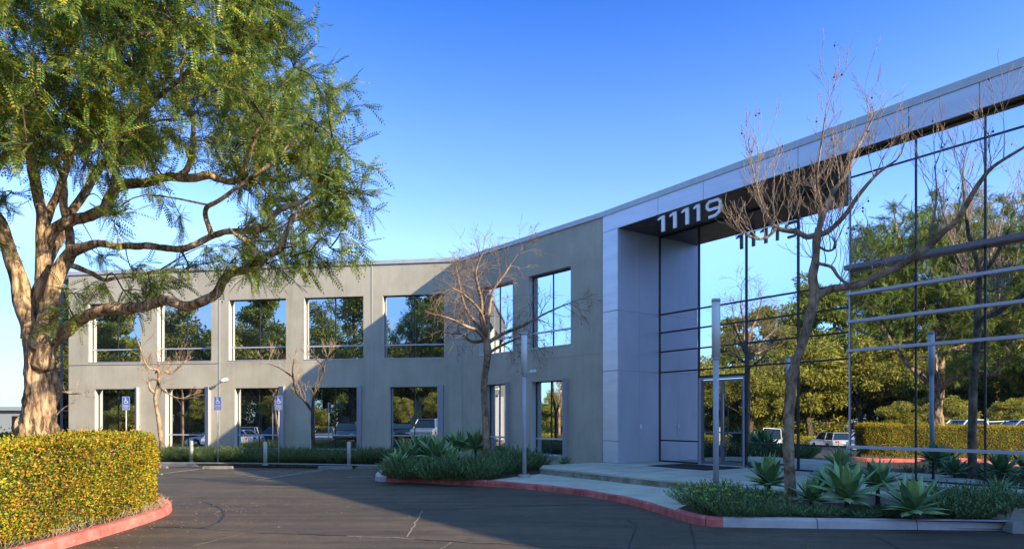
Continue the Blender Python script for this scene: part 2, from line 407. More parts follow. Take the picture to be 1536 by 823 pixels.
# control joints and coping
for px in (329, 558):
    mb = MB(); t = FW.t(px); FW.box(mb, t - .022, t + .022, -.01, .012, .1, H - .165); bbuild(mb, 'joint_strip', M['joint'])
mb = MB(); FM.box(mb, TM + .012, TM + .04, -.01, .008, .1, H - .165); bbuild(mb, 'joint_strip', M['stucco'])
mb = MB(); FM.box(mb, FM.t(775), TE - .01, -.01, .006, 3.87, 3.885); bbuild(mb, 'joint_strip', M['stucco'])
mb = MB(); zj = zU0 - .10
FW.box(mb, WE, FW.t(329) - .03, -.01, .009, zj - .012, zj + .012); bbuild(mb, 'joint_strip', M['alud'])
mb = MB(); FW.box(mb, FW.t(329) + .03, FW.t(558) - .03, -.01, .006, zj - .007, zj + .007); bbuild(mb, 'joint_strip', M['stucco'])
mb = MB(); FW.box(mb, WE - .05, -.03, -.36, .05, H - .16, H); bbuild(mb, 'coping', M['coping'])
mb = MB(); FM.box(mb, TM + .02, TE, -.36, .05, H - .16, H); bbuild(mb, 'coping', M['coping'])
# glazed end bay of the wing
mb = MB()
zl = [.2, 1.05, 2.1, 3.25, 3.95, 4.6, 5.3, 7.2, H - .3]
for z in zl: FW.box(mb, WE2, WE - .01, -.50, -.44, z - .035, z + .035)
for t in (WE2, (WE + WE2) / 2, WE - .05): FW.box(mb, t, t + .05, -.51, -.43, .2, H - .3)
cw = bbuild(mb, 'curtain_wall', M['alud'])
for i in range(len(zl) - 1):
    pane(FW, WE2, (WE + WE2) / 2, -.48, zl[i] + .035, zl[i + 1] - .035, cw, M['glassw'])
    pane(FW, (WE + WE2) / 2 + .05, WE, -.48, zl[i] + .035, zl[i + 1] - .035, cw, M['glassw'])
mb = MB(); FW.box(mb, WE2 - .05, WE - .003, -.55, -.05, H - .3, H - .01); bbuild(mb, 'fascia', M['coping'])
mb = MB(); FW.box(mb, WE2 - .3, WE2 - .002, -14, -.5, 0, H - .3); bbuild(mb, 'wall', M['stucco'])
# roof deck
mb = MB(); a = FW.pt(WE2, -.4, 0); b = FW.pt(-.2, -.4, 0); c = FM.pt(TE, -.4, 0); d = FA.pt(45, -2.4, 0)
e = FA.pt(45, -16, 0); f_ = FW.pt(0, -14, 0) + Vector((14, 4, 0)); g_ = FW.pt(WE2, -14, 0)
mb.prism([(q.x, q.y) for q in (a, b, c, d, e, f_, g_)], H - .42, H - .2); bbuild(mb, 'roof', M['conc'])

# entrance pier and fascia
TP = .70; RD = 1.86; TF = FA.t(1275, -.23)      # pier width, recess depth, start of the forward glass box
lv = [1.03, 3.26, 5.16]
mb = MB(); FA.box(mb, 0, TP - .03, -.5, -.012, PLZ, SOF); bbuild(mb, 'pier_core', M['mullion'])
zz = [PLZ] + lv + [FB]
for i in range(4):
    mb = MB(); FA.box(mb, .006, TP - .006, -.011, .03, zz[i] + .007, zz[i + 1] - .007); bbuild(mb, 'cladding_panel', M['panel'], None, .004)
mb = MB(); FA.box(mb, -.012, .004, -.3, .03, PLZ, FB); bbuild(mb, 'pier_edge', M['alud'])
FS = Frame(FA.pt(TP, 0, 0)[:2], (FA.o.x * -1, FA.o.y * -1))   # along the recess side wall, going in
mb = MB(); FA.box(mb, TP - .3, TP - .013, -RD - .1, -.02, PLZ, SOF); bbuild(mb, 'wall', M['mullion'])
for i in range(3):
    z0_, z1_ = [PLZ, 3.26, 5.16, SOF][i:i + 2]
    for w0_, w1_ in ((-.005, -.93), (-.936, -RD)):
        mb = MB(); FA.box(mb, TP - .012, TP, w1_, w0_, z0_ + .003, z1_ - .003); bbuild(mb, 'cladding_panel', M['panelside'], None)
mb = MB(); FA.box(mb, TP, TP + .025, -1.02, -.94, 1.42, 1.56); bbuild(mb, 'alarm_plate', M['white'], None, .004)
mb = MB(); FA.box(mb, TP, TP + .012, -1.0, -.9, 1.25, 1.32); bbuild(mb, 'alarm_plate', M['alu'], None)
# fascia panels
js = [0.0] + [FA.t(p) for p in (988, 1056, 1134, 1198, 1264, 1364, 1470)]
while js[-1] < 44: js.append(js[-1] + 1.42)
for a, b in zip(js[:-1], js[1:]):
    mb = MB(); FA.box(mb, a + .006, b - .006, -.02, .03, FB, H - .17); bbuild(mb, 'fascia_panel', M['panel'], None, .003)
mb = MB(); FA.box(mb, 0, 45, -.35, -.021, SOF + .01, H - .17); bbuild(mb, 'fascia_backing', M['mullion'])
mb = MB(); FA.box(mb, -.03, 45, -.4, .055, H - .168, H); bbuild(mb, 'coping', M['coping'])
mb = MB()
n_s = 9
for i in range(n_s):     # soffit boards running along the front
    w1_ = -.021 - (RD - .02) * i / n_s; w0_ = -.021 - (RD - .02) * (i + 1) / n_s
    FA.box(mb, TP + .001, TF, w0_ + .008, w1_, SOF - .03, SOF + .008)
FA.box(mb, TF, 45, -.24, -.022, SOF - .03, SOF + .008)
bbuild(mb, 'soffit', M['soffit'])
mb = MB(); FA.box(mb, 0, 45, -2.5, -.36, SOF + .009, SOF + .06); bbuild(mb, 'ceiling_slab', M['mullion'])
# small recessed lights in the soffit
# recess glazing
vt = [TP] + [FA.t(p, -RD) for p in (1048.6, 1119.7, 1197.5)]
vt.append(vt[-1] + 1.72)
if vt[-1] < TF: vt.append(TF)
vt[-1] = max(vt[-1], TF)
zr = [PLZ, 1.03, 3.26, 3.93, 4.56, 5.16, SOF - .031]
mb = MB()
DT0, DT1, DZ = vt[1] + .04, vt[2] - .0, FA.z(1050, 567, -RD)
for z in zr[1:-1]:
    for a, b in zip(vt[:-1], vt[1:]):
        if a == vt[1] and z < DZ: continue
        FA.box(mb, a + .022, b - .022, -RD - .05, -RD + .035, z - .022, z + .022)
for z in (zr[0] + .03, zr[-1] - .02):
    for a, b in zip(vt[:-1], vt[1:]):
        if a == vt[1] and z < 1: continue
        FA.box(mb, a + .022, b - .022, -RD - .05, -RD + .035, z - .03, z + .018)
for t in vt: FA.box(mb, t - .022, t + .022, -RD - .05, -RD + .037, PLZ, SOF - .032)
FA.box(mb, vt[1] + .022, vt[2] - .022, -RD - .05, -RD + .03, DZ + .001, DZ + .075)
cw = bbuild(mb, 'curtain_wall', M['mullion'])
for a, b in zip(vt[:-1], vt[1:]):
    for z0_, z1_ in zip(zr[:-1], zr[1:]):
        if a == vt[1]:
            if z1_ < DZ: continue
            z0_ = max(z0_, DZ + .05)
        pane(FA, a + .02, b - .02, -RD, z0_ + .02, z1_ - .02, cw, M['glass'])
# the double door
dw = -RD + .05
mb = MB()
FA.box(mb, DT0, DT0 + .10, -RD - .04, dw + .03, PLZ, DZ); FA.box(mb, DT1 - .06, DT1 - .024, -RD - .04, dw + .03, PLZ, DZ)
FA.box(mb, DT0 + .10, DT1 - .06, -RD - .04, dw + .01, DZ - .05, DZ); FA.box(mb, DT0 + .1, DT1 - .06, -RD - .04, dw + .02, PLZ, PLZ + .02)
df = bbuild(mb, 'door_frame', M['fin'])
tm = (DT0 + .1 + DT1 - .06) / 2
for a, b, hs in ((DT0 + .105, tm - .004, 1), (tm + .004, DT1 - .065, -1)):
    mb = MB(); e = .055
    FA.box(mb, a, a + e, -RD - .0, dw, PLZ + .03, DZ - .075); FA.box(mb, b - e, b, -RD, dw, PLZ + .03, DZ - .075)
    FA.box(mb, a + e, b - e, -RD, dw, PLZ + .03, PLZ + .12); FA.box(mb, a + e, b - e, -RD, dw, DZ - .14, DZ - .075)
    FA.box(mb, a + e, b - e, -RD + .01, dw - .004, PLZ + .98, PLZ + 1.02)
    dd = bbuild(mb, 'door', M['alud'])
    pane(FA, a + e, b - e, -RD + .02, PLZ + .12, DZ - .14, dd, M['glassd'], .002)
    tt = (b - .11) if hs > 0 else (a + .11)
    mb = MB(); mb.tube([FA.pt(tt, dw, PLZ + .6), FA.pt(tt, dw + .07, PLZ + .6), FA.pt(tt, dw + .07, DZ - .5), FA.pt(tt, dw, DZ - .5)], .016, 8)
    bbuild(mb, 'door_handle', M['alu'], dd)
# forward glass box
WF = -.23
vf = [TF]
for p in (1374, 1478): vf.append(FA.t(p, WF))
while vf[-1] < 44: vf.append(vf[-1] + 1.43)
ZS = .42
zf = [ZS, 1.10, 3.29, 3.95, 4.58, 5.16, 7.24, SOF - .031]
mb = MB()
for i, t in enumerate(vf):
    FA.box(mb, t - .018, t + .018, WF - .05, WF + .02, ZS, SOF - .032)
for a, b in zip(vf[:-1], vf[1:]):
    for z in (ZS + .02, SOF - .045): FA.box(mb, a + .018, b - .018, WF - .05, WF + .016, z - .02, z + .015)
FA.box(mb, TF + .018, 44, WF - .03, WF + .014, 7.22, 7.26)
cw = bbuild(mb, 'curtain_wall', M['mullion'])
for a, b in zip(vf[:-1], vf[1:]):
    for z0_, z1_ in zip(zf[:-1], zf[1:]):
        pane(FA, a + .016, b - .016, WF, z0_ + .01, z1_ - .01, cw, M['glass'])
for z in (1.10, 3.29, 3.95, 4.58):
    mb = MB(); FA.box(mb, TF - .03, 44, WF + .021, WF + .10, z - .032, z + .032); bbuild(mb, 'sun_shade', M['alu'], None, .004)
mb = MB(); FA.box(mb, TF - .03, 44, WF + .021, WF + .22, 5.16 - .05, 5.16 + .05); bbuild(mb, 'sun_shade', M['alud'], None, .005)
mb = MB(); FA.box(mb, TF - .02, TF + .016, WF - .06, WF + .024, ZS, SOF - .032); bbuild(mb, 'corner_post', M['alu'])
FR = Frame(FA.pt(TF, 0, 0)[:2], (FA.o.x, FA.o.y))
mb = MB()
for z0_, z1_ in zip(zf[:-1], zf[1:]): FA.box(mb, TF, TF + .012, -RD + .04, WF - .062, z0_ + .02, z1_ - .02)
bbuild(mb, 'side_glazing', M['glass'])
mb = MB(); FA.box(mb, TF - .01, 44, WF - .3, WF + .05, 0, ZS - .002); bbuild(mb, 'plinth', M['conclight'])

# address number hung under the fascia: 11119
num = empty('house_number_sign', FA.pt(FA.t(988), .0, 7.3), 0, 'white metal numerals 11119 hanging under the entrance fascia', 'sign')
NI = Matrix.Translation(-num.location)
def digit(one, t0, w_, z0, h):
    dep = .04; mb = MB()
    MM = FA.M
    def poly(pts):
        n = len(pts); vs = [MM @ Vector((t0 + p[0] * w_, -.06, z0 + p[1] * h)) for p in pts] + [MM @ Vector((t0 + p[0] * w_, -.06 + dep, z0 + p[1] * h)) for p in pts]
        mb.add(vs, [tuple(range(n))[::-1], tuple(range(n, 2 * n))] + [(i, (i + 1) % n, n + (i + 1) % n, n + i) for i in range(n)])
    if one: poly([(.56, 0), (1, 0), (1, 1), (.50, 1), (.0, .88), (.0, .78), (.56, .82)])
    else:
        th = .14   # squared nine drawn as a thick stroke
        path = [(.18, .02), (.62, .04), (.84, .18), (.915, .42), (.915, .76), (.78, .915), (.24, .915), (.085, .78), (.085, .58), (.22, .44), (.84, .44)]
        asp = h / w_
        P = [Vector((p[0], p[1] * asp)) for p in path]; L_, R_ = [], []
        for i, p in enumerate(P):
            a = (P[i] - P[i - 1]).normalized() if i else (P[1] - P[0]).normalized()
            b = (P[i + 1] - P[i]).normalized() if i < len(P) - 1 else a
            t = (a + b).normalized(); nn = Vector((-t.y, t.x)); k = th / 2 / max(.6, nn.dot(Vector((-a.y, a.x))))
            L_.append(p + nn * k); R_.append(p - nn * k)
        for i in range(len(P) - 1):
            poly([(q.x, q.y / asp) for q in (R_[i], R_[i + 1], L_[i + 1], L_[i])])
    mb.v = [tuple(NI @ Vector(v)) for v in mb.v]
    return mb.build('digit', M['white'], num)
for a, b in ((985.5, 995.8), (1003, 1013.5), (1021, 1032), (1039, 1048.5)):
    t0 = FA.t(a); digit(True, t0, FA.t(b) - t0, 7.22, .47)
t0 = FA.t(1057.5); digit(False, t0, FA.t(1081) - t0, 7.22, .47)
mb = MB(); mb.tube([NI @ FA.pt(FA.t(984), -.02, 7.70), NI @ FA.pt(FA.t(1084), -.02, 7.70)], .012, 6)
for p in (991, 1010, 1028, 1045, 1070): mb.tube([NI @ FA.pt(FA.t(p), -.02, 7.68), NI @ FA.pt(FA.t(p), -.02, FB + .01)], .008, 6)
mb.build('hanging_rail', M['alud'], num)

# wall cameras
def sec_cam(fr, px, z, reach, label, k=1.0):
    o = empty('security_camera', fr.pt(fr.t(px), 0, z), 0, label, 'camera')
    L = Matrix.Translation(-o.location)
    mb = MB(); mb.tube([L @ fr.pt(fr.t(px), .003, z), L @ fr.pt(fr.t(px), .03, z)], .07, 14); mb.tube([L @ fr.pt(fr.t(px), .03, z), L @ fr.pt(fr.t(px) - .0, reach, z - .02)], .02, 8); mb.build('bracket', M['white'], o)
    mb = MB(); mb.tube([L @ fr.pt(fr.t(px) - .14 * k, reach + .03, z - .10 * k), L @ fr.pt(fr.t(px) - .13 * k, reach + .03, z - .09 * k), L @ fr.pt(fr.t(px) + .12 * k, reach, z + .0), L @ fr.pt(fr.t(px) + .13 * k, reach, z + .0)], [.04, .065, .065, .05], 12); mb.build('camera_body', M['white'], o)
    return o
sec_cam(FW, 340, FW.z(340, 569), .26, 'white security camera on the wing wall casting a long slanting shadow')
sec_cam(FM, 803, FM.z(803, 557), .16, 'small white security camera on grey wall above the window nearest the entrance', .35)

# ------------------------------------------------------------------ ground
def lotz(x, y):
    d = max(0.0, -x - 17.0)
    return -.047 * min(d, 45.0)
def ground():
    xs = [-400, -200, -120, -90] + [-70 + 3 * i for i in range(18)] + [-17, -12, 0, 12, 25, 60, 120, 250, 400]
    ys = [-400, -200, -100, -60, -40, -25, -15, 0, 10, 20, 26, 32, 45, 70, 120, 250, 500]
    mb = MB(); vs = [(x, y, lotz(x, y)) for y in ys for x in xs]; n = len(xs)
    mb.add(vs, [(j * n + i, j * n + i + 1, (j + 1) * n + i + 1, (j + 1) * n + i) for j in range(len(ys) - 1) for i in range(n - 1)])
    return tag(mb.build('asphalt_ground', M['asphalt']), 'dark asphalt driveway and parking lot in front of the building', 'ground', kind='structure')
ground()
def sheet(name, pts, z0, z1, mat, label, kind='structure', cat='ground'):
    mb = MB(); mb.prism([(p[0], p[1]) for p in pts], z0, z1)
    return tag(mb.build(name, mat), label, cat, kind=kind)
def kerb(name, pts, mat, label, inward, h=.15, w=.16, sub=5):
    """kerb swept along its foot line; inward = +1 when the kerb lies left of the direction of travel"""
    path = smooth_path([(Vector((p[0], p[1], 0)), 1.0) for p in pts], sub); P = [p for p, _ in path]; mb = MB(); m = len(P)
    prof = [(0, 0), (.012, h * .75), (.03, h * .94), (.055, h), (w, h), (w, 0)]
    vs = []
    for i in range(m):
        t = (P[min(i + 1, m - 1)] - P[max(i - 1, 0)]).normalized(); nn = Vector((-t.y, t.x, 0)) * inward
        vs += [P[i] + nn * a + Vector((0, 0, b)) for a, b in prof]
    k = len(prof); fs = []
    for i in range(m - 1):
        for j in range(k - 1):
            q = (i * k + j, (i + 1) * k + j, (i + 1) * k + j + 1, i * k + j + 1); fs.append(q if inward < 0 else q[::-1])
    fs.append(tuple(range(k))); fs.append(tuple(range((m - 1) * k, m * k))[::-1])
    mb.add(vs, fs)
    return tag(mb.build(name, mat), label, 'kerb', kind='structure')
K = [g(*p) for p in ((578.7, 722), (620, 723.6), (660, 725.5), (710, 728), (760, 731), (820, 736.5), (880, 744.3), (940, 755.5), (975, 765), (1010, 776.6), (1034, 783.6), (1060, 788.6), (1085, 790))]
kerb('red_kerb', K, M['red'], 'red painted kerb curving round the planter and walk to the entrance', 1)
K2 = [K[-1], g(1240, 792.3), g(1400, 794.2), g(1511, 795.6), (12.0, 10.1), (24, 8.4)]
kerb('grey_kerb', K2, M['lilac'], 'unpainted pale grey kerb along the planter at lower right', 1, sub=3)
WK0, WK1 = g(583, 704), g(240, 699)
dk = (Vector(WK1) - Vector(WK0)).normalized()
WKE = (WK1[0] + dk.x * 12, WK1[1] + dk.y * 12)
KL = [K[0], (K[0][0] - .35, K[0][1] + .35), (WK0[0] + .1, WK0[1] - 2.5), (WK0[0], WK0[1] - .6), WK0]
kerb('concrete_kerb', KL, M['lilac'], 'grey end of the kerb where the red paint stops', -1)
kerb('concrete_kerb', [WK0, g(400, 700.2), WK1, WKE], M['kerbold'], 'grey concrete kerb in front of the wing planting', -1, sub=2)
def kerb_joints(pts, inward, step, label):
    path = [p for p, _ in smooth_path([(Vector((p[0], p[1], 0)), 1.0) for p in pts], 12)]; mb = MB(); acc = 0
    for a, b in zip(path[:-1], path[1:]):
        acc += (b - a).length
        if acc > step:
            acc = 0; t = (b - a).normalized(); nn = Vector((-t.y, t.x, 0)) * inward; q = b - nn * .003; w_ = t * .006
            prof = [(0, .0), (.0135, .1125), (.030, .1435), (.055, .153), (.16, .153)]; vs = []
            for d, z in prof: vs += [q + nn * d + w_ + Vector((0, 0, z)), q + nn * d - w_ + Vector((0, 0, z))]
            mb.add(vs, [(2 * i, 2 * i + 1, 2 * i + 3, 2 * i + 2) for i in range(len(prof) - 1)])
    tag(mb.build('kerb_joint', M['crack']), label, 'joint', kind='structure')
kerb_joints(K, 1, 1.5, 'dark joints across the red kerb'); kerb_joints(K2, 1, 1.4, 'dark joints across the grey kerb')
# soil of the wing bed
pts = [WK0, WK1, WKE, FW.pt(WE2 - 2, 0, 0)[:2], FW.pt(0, 0, 0)[:2], FM.pt(TM + 3, 0, 0)[:2]]
off = Vector((-dk.y, dk.x)) * (.1 if -dk.y * 0 + dk.x < 0 else -.1)
sheet('planting_bed', [(WK0[0], WK0[1] + .12), (WK1[0], WK1[1] + .12), (WKE[0], WKE[1] + .12), tuple(FW.pt(WE2 - 2, -.1, 0)[:2]), tuple(FW.pt(0.0, -.1, 0)[:2]), tuple(FM.pt(TM + 2.5, -.1, 0)[:2])], .02, .12, M['mulch'], 'bark mulch bed along the foot of the wing')
inner = lambda p, dx, dy: (p[0] + dx, p[1] + dy)
walkA = g(738, 719.5, .15); walkB = g(800, 711.5, .15); walkC = g(813, 704, .16)
mid = [inner(K[0], -.1, .1), inner(K[0], -.25, .5)] + [(WK0[0] + .22, WK0[1] - 2.5), (WK0[0] + .15, WK0[1] + .1), tuple(FM.pt(TM + 2.4, -.1, 0)[:2]), tuple(FM.pt(-.02, -.1, 0)[:2]), tuple(FA.pt(-.06, .3, 0)[:2]), tuple(FA.pt(0, 2.45, 0)[:2]), tuple(FA.pt(.74, 3.1, 0)[:2]), walkB, walkA, inner(K[3], -.02, .08), inner(K[2], 0, .08), inner(K[1], 0, .08)]
sheet('planting_bed', mid, .03, .135, M['mulch'], 'bark mulch bed between the red kerb and the grey wall')
# lower walk
R0 = g(1013, 764, .15)
walk = [walkA, walkB, tuple(FA.pt(.74, 3.08, 0)[:2]), tuple(FA.pt(7.6, 3.08, 0)[:2]), g(1062, 742, .15), R0] + [inner(K[i], .03, .07) for i in (8, 7, 6, 5, 4)]
sheet('sidewalk', walk, .04, .152, M['conclight'], 'pale concrete walk between the red kerb and the entrance step')
# plaza slabs with a mossy riser
plaza = [(-.06, .3), (0, 2.45), (.74, 3.1), (8.6, 3.1), (9.4, 2.4), (40, 2.4), (40, 1.35), (9.4, 1.35), (8.9, .0), (8.9, -2.2), (.1, -2.2), (.1, .3)]
mb = MB(); mb.prism([(p[0], p[1]) for p in plaza], .05, PLZ, FA.M)
tag(mb.build('entrance_plaza', M['conclight']), 'raised pale concrete plaza in front of the glass doors', 'ground', kind='structure')
mb = MB()
t = .76
while t < 8.4:
    L_ = min(1.52, 8.5 - t); FA.box(mb, t + .006, t + L_ - .006, 3.1, 3.135, .10, PLZ - .045); t += L_
tag(mb.build('plaza_riser', M['riser']), 'stained and mossy riser of the entrance step', 'step', kind='structure')
mb = MB()
t = .76
while t < 8.4:
    L_ = min(1.52, 8.5 - t); FA.box(mb, t + .004, t + L_ - .004, 2.8, 3.16, PLZ - .043, PLZ + .004); t += L_
tag(mb.build('plaza_edging', M['conclight']), 'concrete edging stones of the entrance step', 'step', kind='structure')
mb = MB()   # saw cuts in the slabs
for t in (.6, 2.1, 3.6, 5.1, 6.6): FA.box(mb, t - .004, t + .004, -RD + .1, 2.79, PLZ - .01, PLZ + .002)
for w in (.6, 1.7): FA.box(mb, .02 + .3 * w, 8.4, w - .004, w + .004, PLZ - .011, PLZ + .0015)
tag(mb.build('pavement_joint', M['crack']), 'thin dark joints between plaza slabs', 'joint', kind='structure')
# kerb-side bed at right and the strip bed under the glass
bed = [R0, g(1062, 742, .15), tuple(FA.pt(7.6, 3.09, 0)[:2]), tuple(FA.pt(8.6, 3.09, 0)[:2]), tuple(FA.pt(9.4, 2.39, 0)[:2]), tuple(FA.pt(30, 2.39, 0)[:2]), (24, 8.5), (12, 10.2)] + [inner(q, 0, .1) for q in (K2[3], K2[2], K2[1], K2[0])] + [inner(K[11], .02, .1), inner(K[10], .02, .08), inner(K[9], .03, .06)]
sheet('planting_bed', bed, .03, .14, M['mulch'], 'bark mulch bed of agaves behind the grey kerb')
mb = MB(); mb.prism([(9.4, .46), (40, .46), (40, 1.35), (9.41, 1.35)], .03, .30, FA.M)
tag(mb.build('planting_bed', M['mulch']), 'narrow mulch strip under the glass wall', 'ground', kind='structure')
mb = MB(); mb.prism([(9.2, -.17), (40, -.17), (40, .46), (9.3, .46)], .03, .405, FA.M)
tag(mb.build('foundation_ledge', M['conclight']), 'low concrete ledge at the foot of the glass wall', 'ledge', kind='structure')
# door mat
mo = empty('door_mat', FA.pt((DT0 + DT1) / 2, -.75, PLZ), 0, 'dark entrance mat lying on the plaza before the doors', 'mat')
L = Matrix.Translation(-mo.location)
mb = MB(); mb.box(DT0 - .35, DT1 + .15, -1.5, .1, PLZ + .005, PLZ + .012, L @ FA.M); mb.build('mat_base', M['tyre'], mo)
mb = MB(); mb.box(DT0 - .31, DT1 + .11, -1.46, .06, PLZ + .0125, PLZ + .022, L @ FA.M); mb.build('mat_pile', M['mat'], mo)

# road cracks, seams and painted lines
def ribbon(name, pxs, w, mat, label, z=.004, jag=.0, kind='structure', cat='marking'):
    P = [Vector((*g(*p), 0)) for p in pxs]; Q = []
    for i in range(len(P) - 1):
        n = max(2, int((P[i + 1] - P[i]).length / .12))
        Q += [P[i].lerp(P[i + 1], k / n) for k in range(n)]
    Q.append(P[-1]); mb = MB(); vs = []
    for i, q in enumerate(Q):
        t = (Q[min(i + 1, len(Q) - 1)] - Q[max(0, i - 1)]).normalized(); nn = Vector((-t.y, t.x, 0))
        c = q + nn * jag * (mnoise.noise(q * 3.1) + .6 * mnoise.noise(q * 9)); ww = w * (1 + (.7 * mnoise.noise(q * 5 + Vector((9, 0, 0))) if jag else 0))
        vs += [c + nn * ww / 2 + Vector((0, 0, z)), c - nn * ww / 2 + Vector((0, 0, z))]
    mb.add(vs, [(2 * i, 2 * i + 1, 2 * i + 3, 2 * i + 2) for i in range(len(Q) - 1)])
    return tag(mb.build(name, mat), label, cat, kind=kind)
Z8 = lambda *pp: [(200 + x / 2.194, 680 + y / 2.194) for x, y in pp]
long_c = Z8((40, 239), (220, 245), (400, 255), (580, 265), (700, 270), (800, 275), (900, 280), (1100, 292), (1300, 300), (1530, 308), (1800, 330))
ribbon('asphalt_crack', long_c, .034, M['crack'], 'long jagged crack across the sunny asphalt', .004, .05)
ribbon('crack_grit', Z8((700, 272), (800, 275), (900, 280), (930, 281)), .05, M['sand'], 'pale grit gathered along the crack', .006, .06)
ribbon('crack_grit', Z8((250, 247), (400, 256), (540, 263)), .022, M['sand'], 'pale grit in the left part of the crack', .006, .06)
ribbon('crack_grit', Z8((1090, 291), (1300, 300), (1500, 307)), .018, M['sand'], 'thin pale grit in the right part of the crack', .006, .06)
ribbon('asphalt_seam', Z8((215, 158), (250, 165), (280, 175), (297, 190), (297, 205), (280, 225), (240, 240), (220, 245)), .035, M['crack'], 'curved trench seam in the asphalt near the hedge', .005, .03)
ribbon('asphalt_seam', Z8((952, 187), (935, 218), (915, 250), (900, 275)), .03, M['sand'], 'sandy seam crossing the shadow edge', .005, .03)
ribbon('asphalt_seam', Z8((955, 187), (1100, 180), (1300, 172), (1500, 165)), .03, M['crack'], 'dark straight seam in the shaded asphalt', .005, .02)
ribbon('asphalt_seam', Z8((660, 136), (800, 133), (925, 129)), .018, M['crack'], 'short dark seam near the red kerb', .005, .02)
ribbon('asphalt_seam', Z8((790, 150), (870, 167), (955, 187)), .016, M['crack'], 'dark seam along the shadow', .005, .02)
ribbon('asphalt_seam', Z8((365, 262), (280, 283), (200, 303)), .028, M['sand'], 'pale oblique scratch in the asphalt', .005, .02)
ribbon('asphalt_seam', Z8((1050, 292), (1030, 303), (1008, 316)), .02, M['sand'], 'pale short seam below the crack', .005, .02)
ribbon('asphalt_seam', [(955, 787), (948, 805), (940, 830)], .022, M['crack'], 'dark seam in the shaded drive', .005, .02)
ribbon('asphalt_seam', [(1035, 786), (1040, 803), (1043, 830)], .022, M['crack'], 'dark seam running out from the kerb corner', .005, .02)
ribbon('asphalt_seam', [(940, 778), (955, 787)], .018, M['crack'], 'short dark seam in the shaded drive', .005, .02)
ribbon('asphalt_seam', [(1300, 800), (1330, 812), (1360, 830)], .014, M['crack'], 'hairline crack in front of the grey kerb', .005, .03)
ribbon('painted_line', [(205, 713), (239, 710.4), (300, 703)], .10, M['paint'], 'faded white stall line beside the hedge', .004)
ribbon('painted_line', [(448, 707.5), (500, 703)], .09, M['paint'], 'faded stall line by the wheel stop', .004)
ribbon('painted_line', [(385, 719.5), (482, 705)], .08, M['paint'], 'faded edge line of the hatched bay', .004)
ribbon('painted_line', [(372, 706), (484, 705)], .07, M['paint'], 'faded upper line of the hatched bay', .005)
for k in range(4):
    a = k / 3
    ribbon('painted_line', [(350 + 28 * a, 709 + 8.5 * a), (425 + 40 * a, 705.5 + 2.5 * a)], .06, M['paint'], 'faded diagonal hatching in the access bay', .006)
ribbon('painted_line', [(520, 715), (560, 714)], .10, M['paint'], 'worn white dashes on the shaded asphalt', .005)

# ------------------------------------------------------------------ copies
def kids(o): return [c for c in bpy.data.objects if c.parent == o]
def copy_tree(o, parent=None):
    c = o.copy(); col.objects.link(c)
    if parent is not None: c.parent = parent
    for ch in kids(o): copy_tree(ch, c)
    return c

# wheel stops
def make_stop():
    r = empty('wheel_stop', (0, 0, 0)); mb = MB()
    mb.add([(-.55, -.08, 0), (.55, -.08, 0), (.55, .08, 0), (-.55, .08, 0), (-.52, -.045, .10), (.52, -.045, .10), (.52, .045, .10), (-.52, .045, .10)],
           [(3, 2, 1, 0), (4, 5, 6, 7), (0, 1, 5, 4), (1, 2, 6, 5), (2, 3, 7, 6), (3, 0, 4, 7)])
    mb.build('stop_block', M['kerbold'], r, .012)
    mb = MB()
    for x in (-.35, .35): mb.cyl(x, 0, .095, .104, .016, 8)
    mb.build('anchor_pin', M['alud'], r); return r
st = make_stop()
for i, (px, py, sx, lb) in enumerate(((229, 702, 1, 'pale concrete wheel stop half hidden by the clipped hedge'), (327, 703, 1, 'pale concrete wheel stop where sun meets shadow, left of the hatched bay'), (503, 703.5, 1.1, 'pale concrete wheel stop fully in shade right of the hatched bay'), (1612, 800, 1.8, 'large concrete wheel stop cut off at the right edge of the picture'))):
    o = st if i == 0 else copy_tree(st)
    x, y = g(px, py); o.location = (x, y, .003); o.rotation_euler.z = R(-4); o.scale = (sx, sx, sx)
    tag(o, lb, 'wheel stop', 'wheel stops')
# bollards
bo = empty('bollard'); mb = MB(); mb.tube([(0, 0, 0), (0, 0, .78), (0, 0, .80)], [.066, .066, .052], 16); mb.build('post', M['bollard'], bo)
mb = MB(); mb.cyl(0, 0, -.02, .015, .10, 16); mb.build('footing', M['conc'], bo)
for i, (px, Y, lb) in enumerate(((287, 25.3, 'short white bollard among sunny bushes in front of the wing'), (398, 23.9, 'short pale bollard standing in shade beside the disabled parking sign'), (523.5, 23.8, 'short pale bollard in front of the bare tree window, nearest the corner planter'))):
    o = bo if i == 0 else copy_tree(bo)
    o.location = ((px - 768) / F * Y, Y, .13); tag(o, lb, 'bollard', 'white bollards in the wing planting')
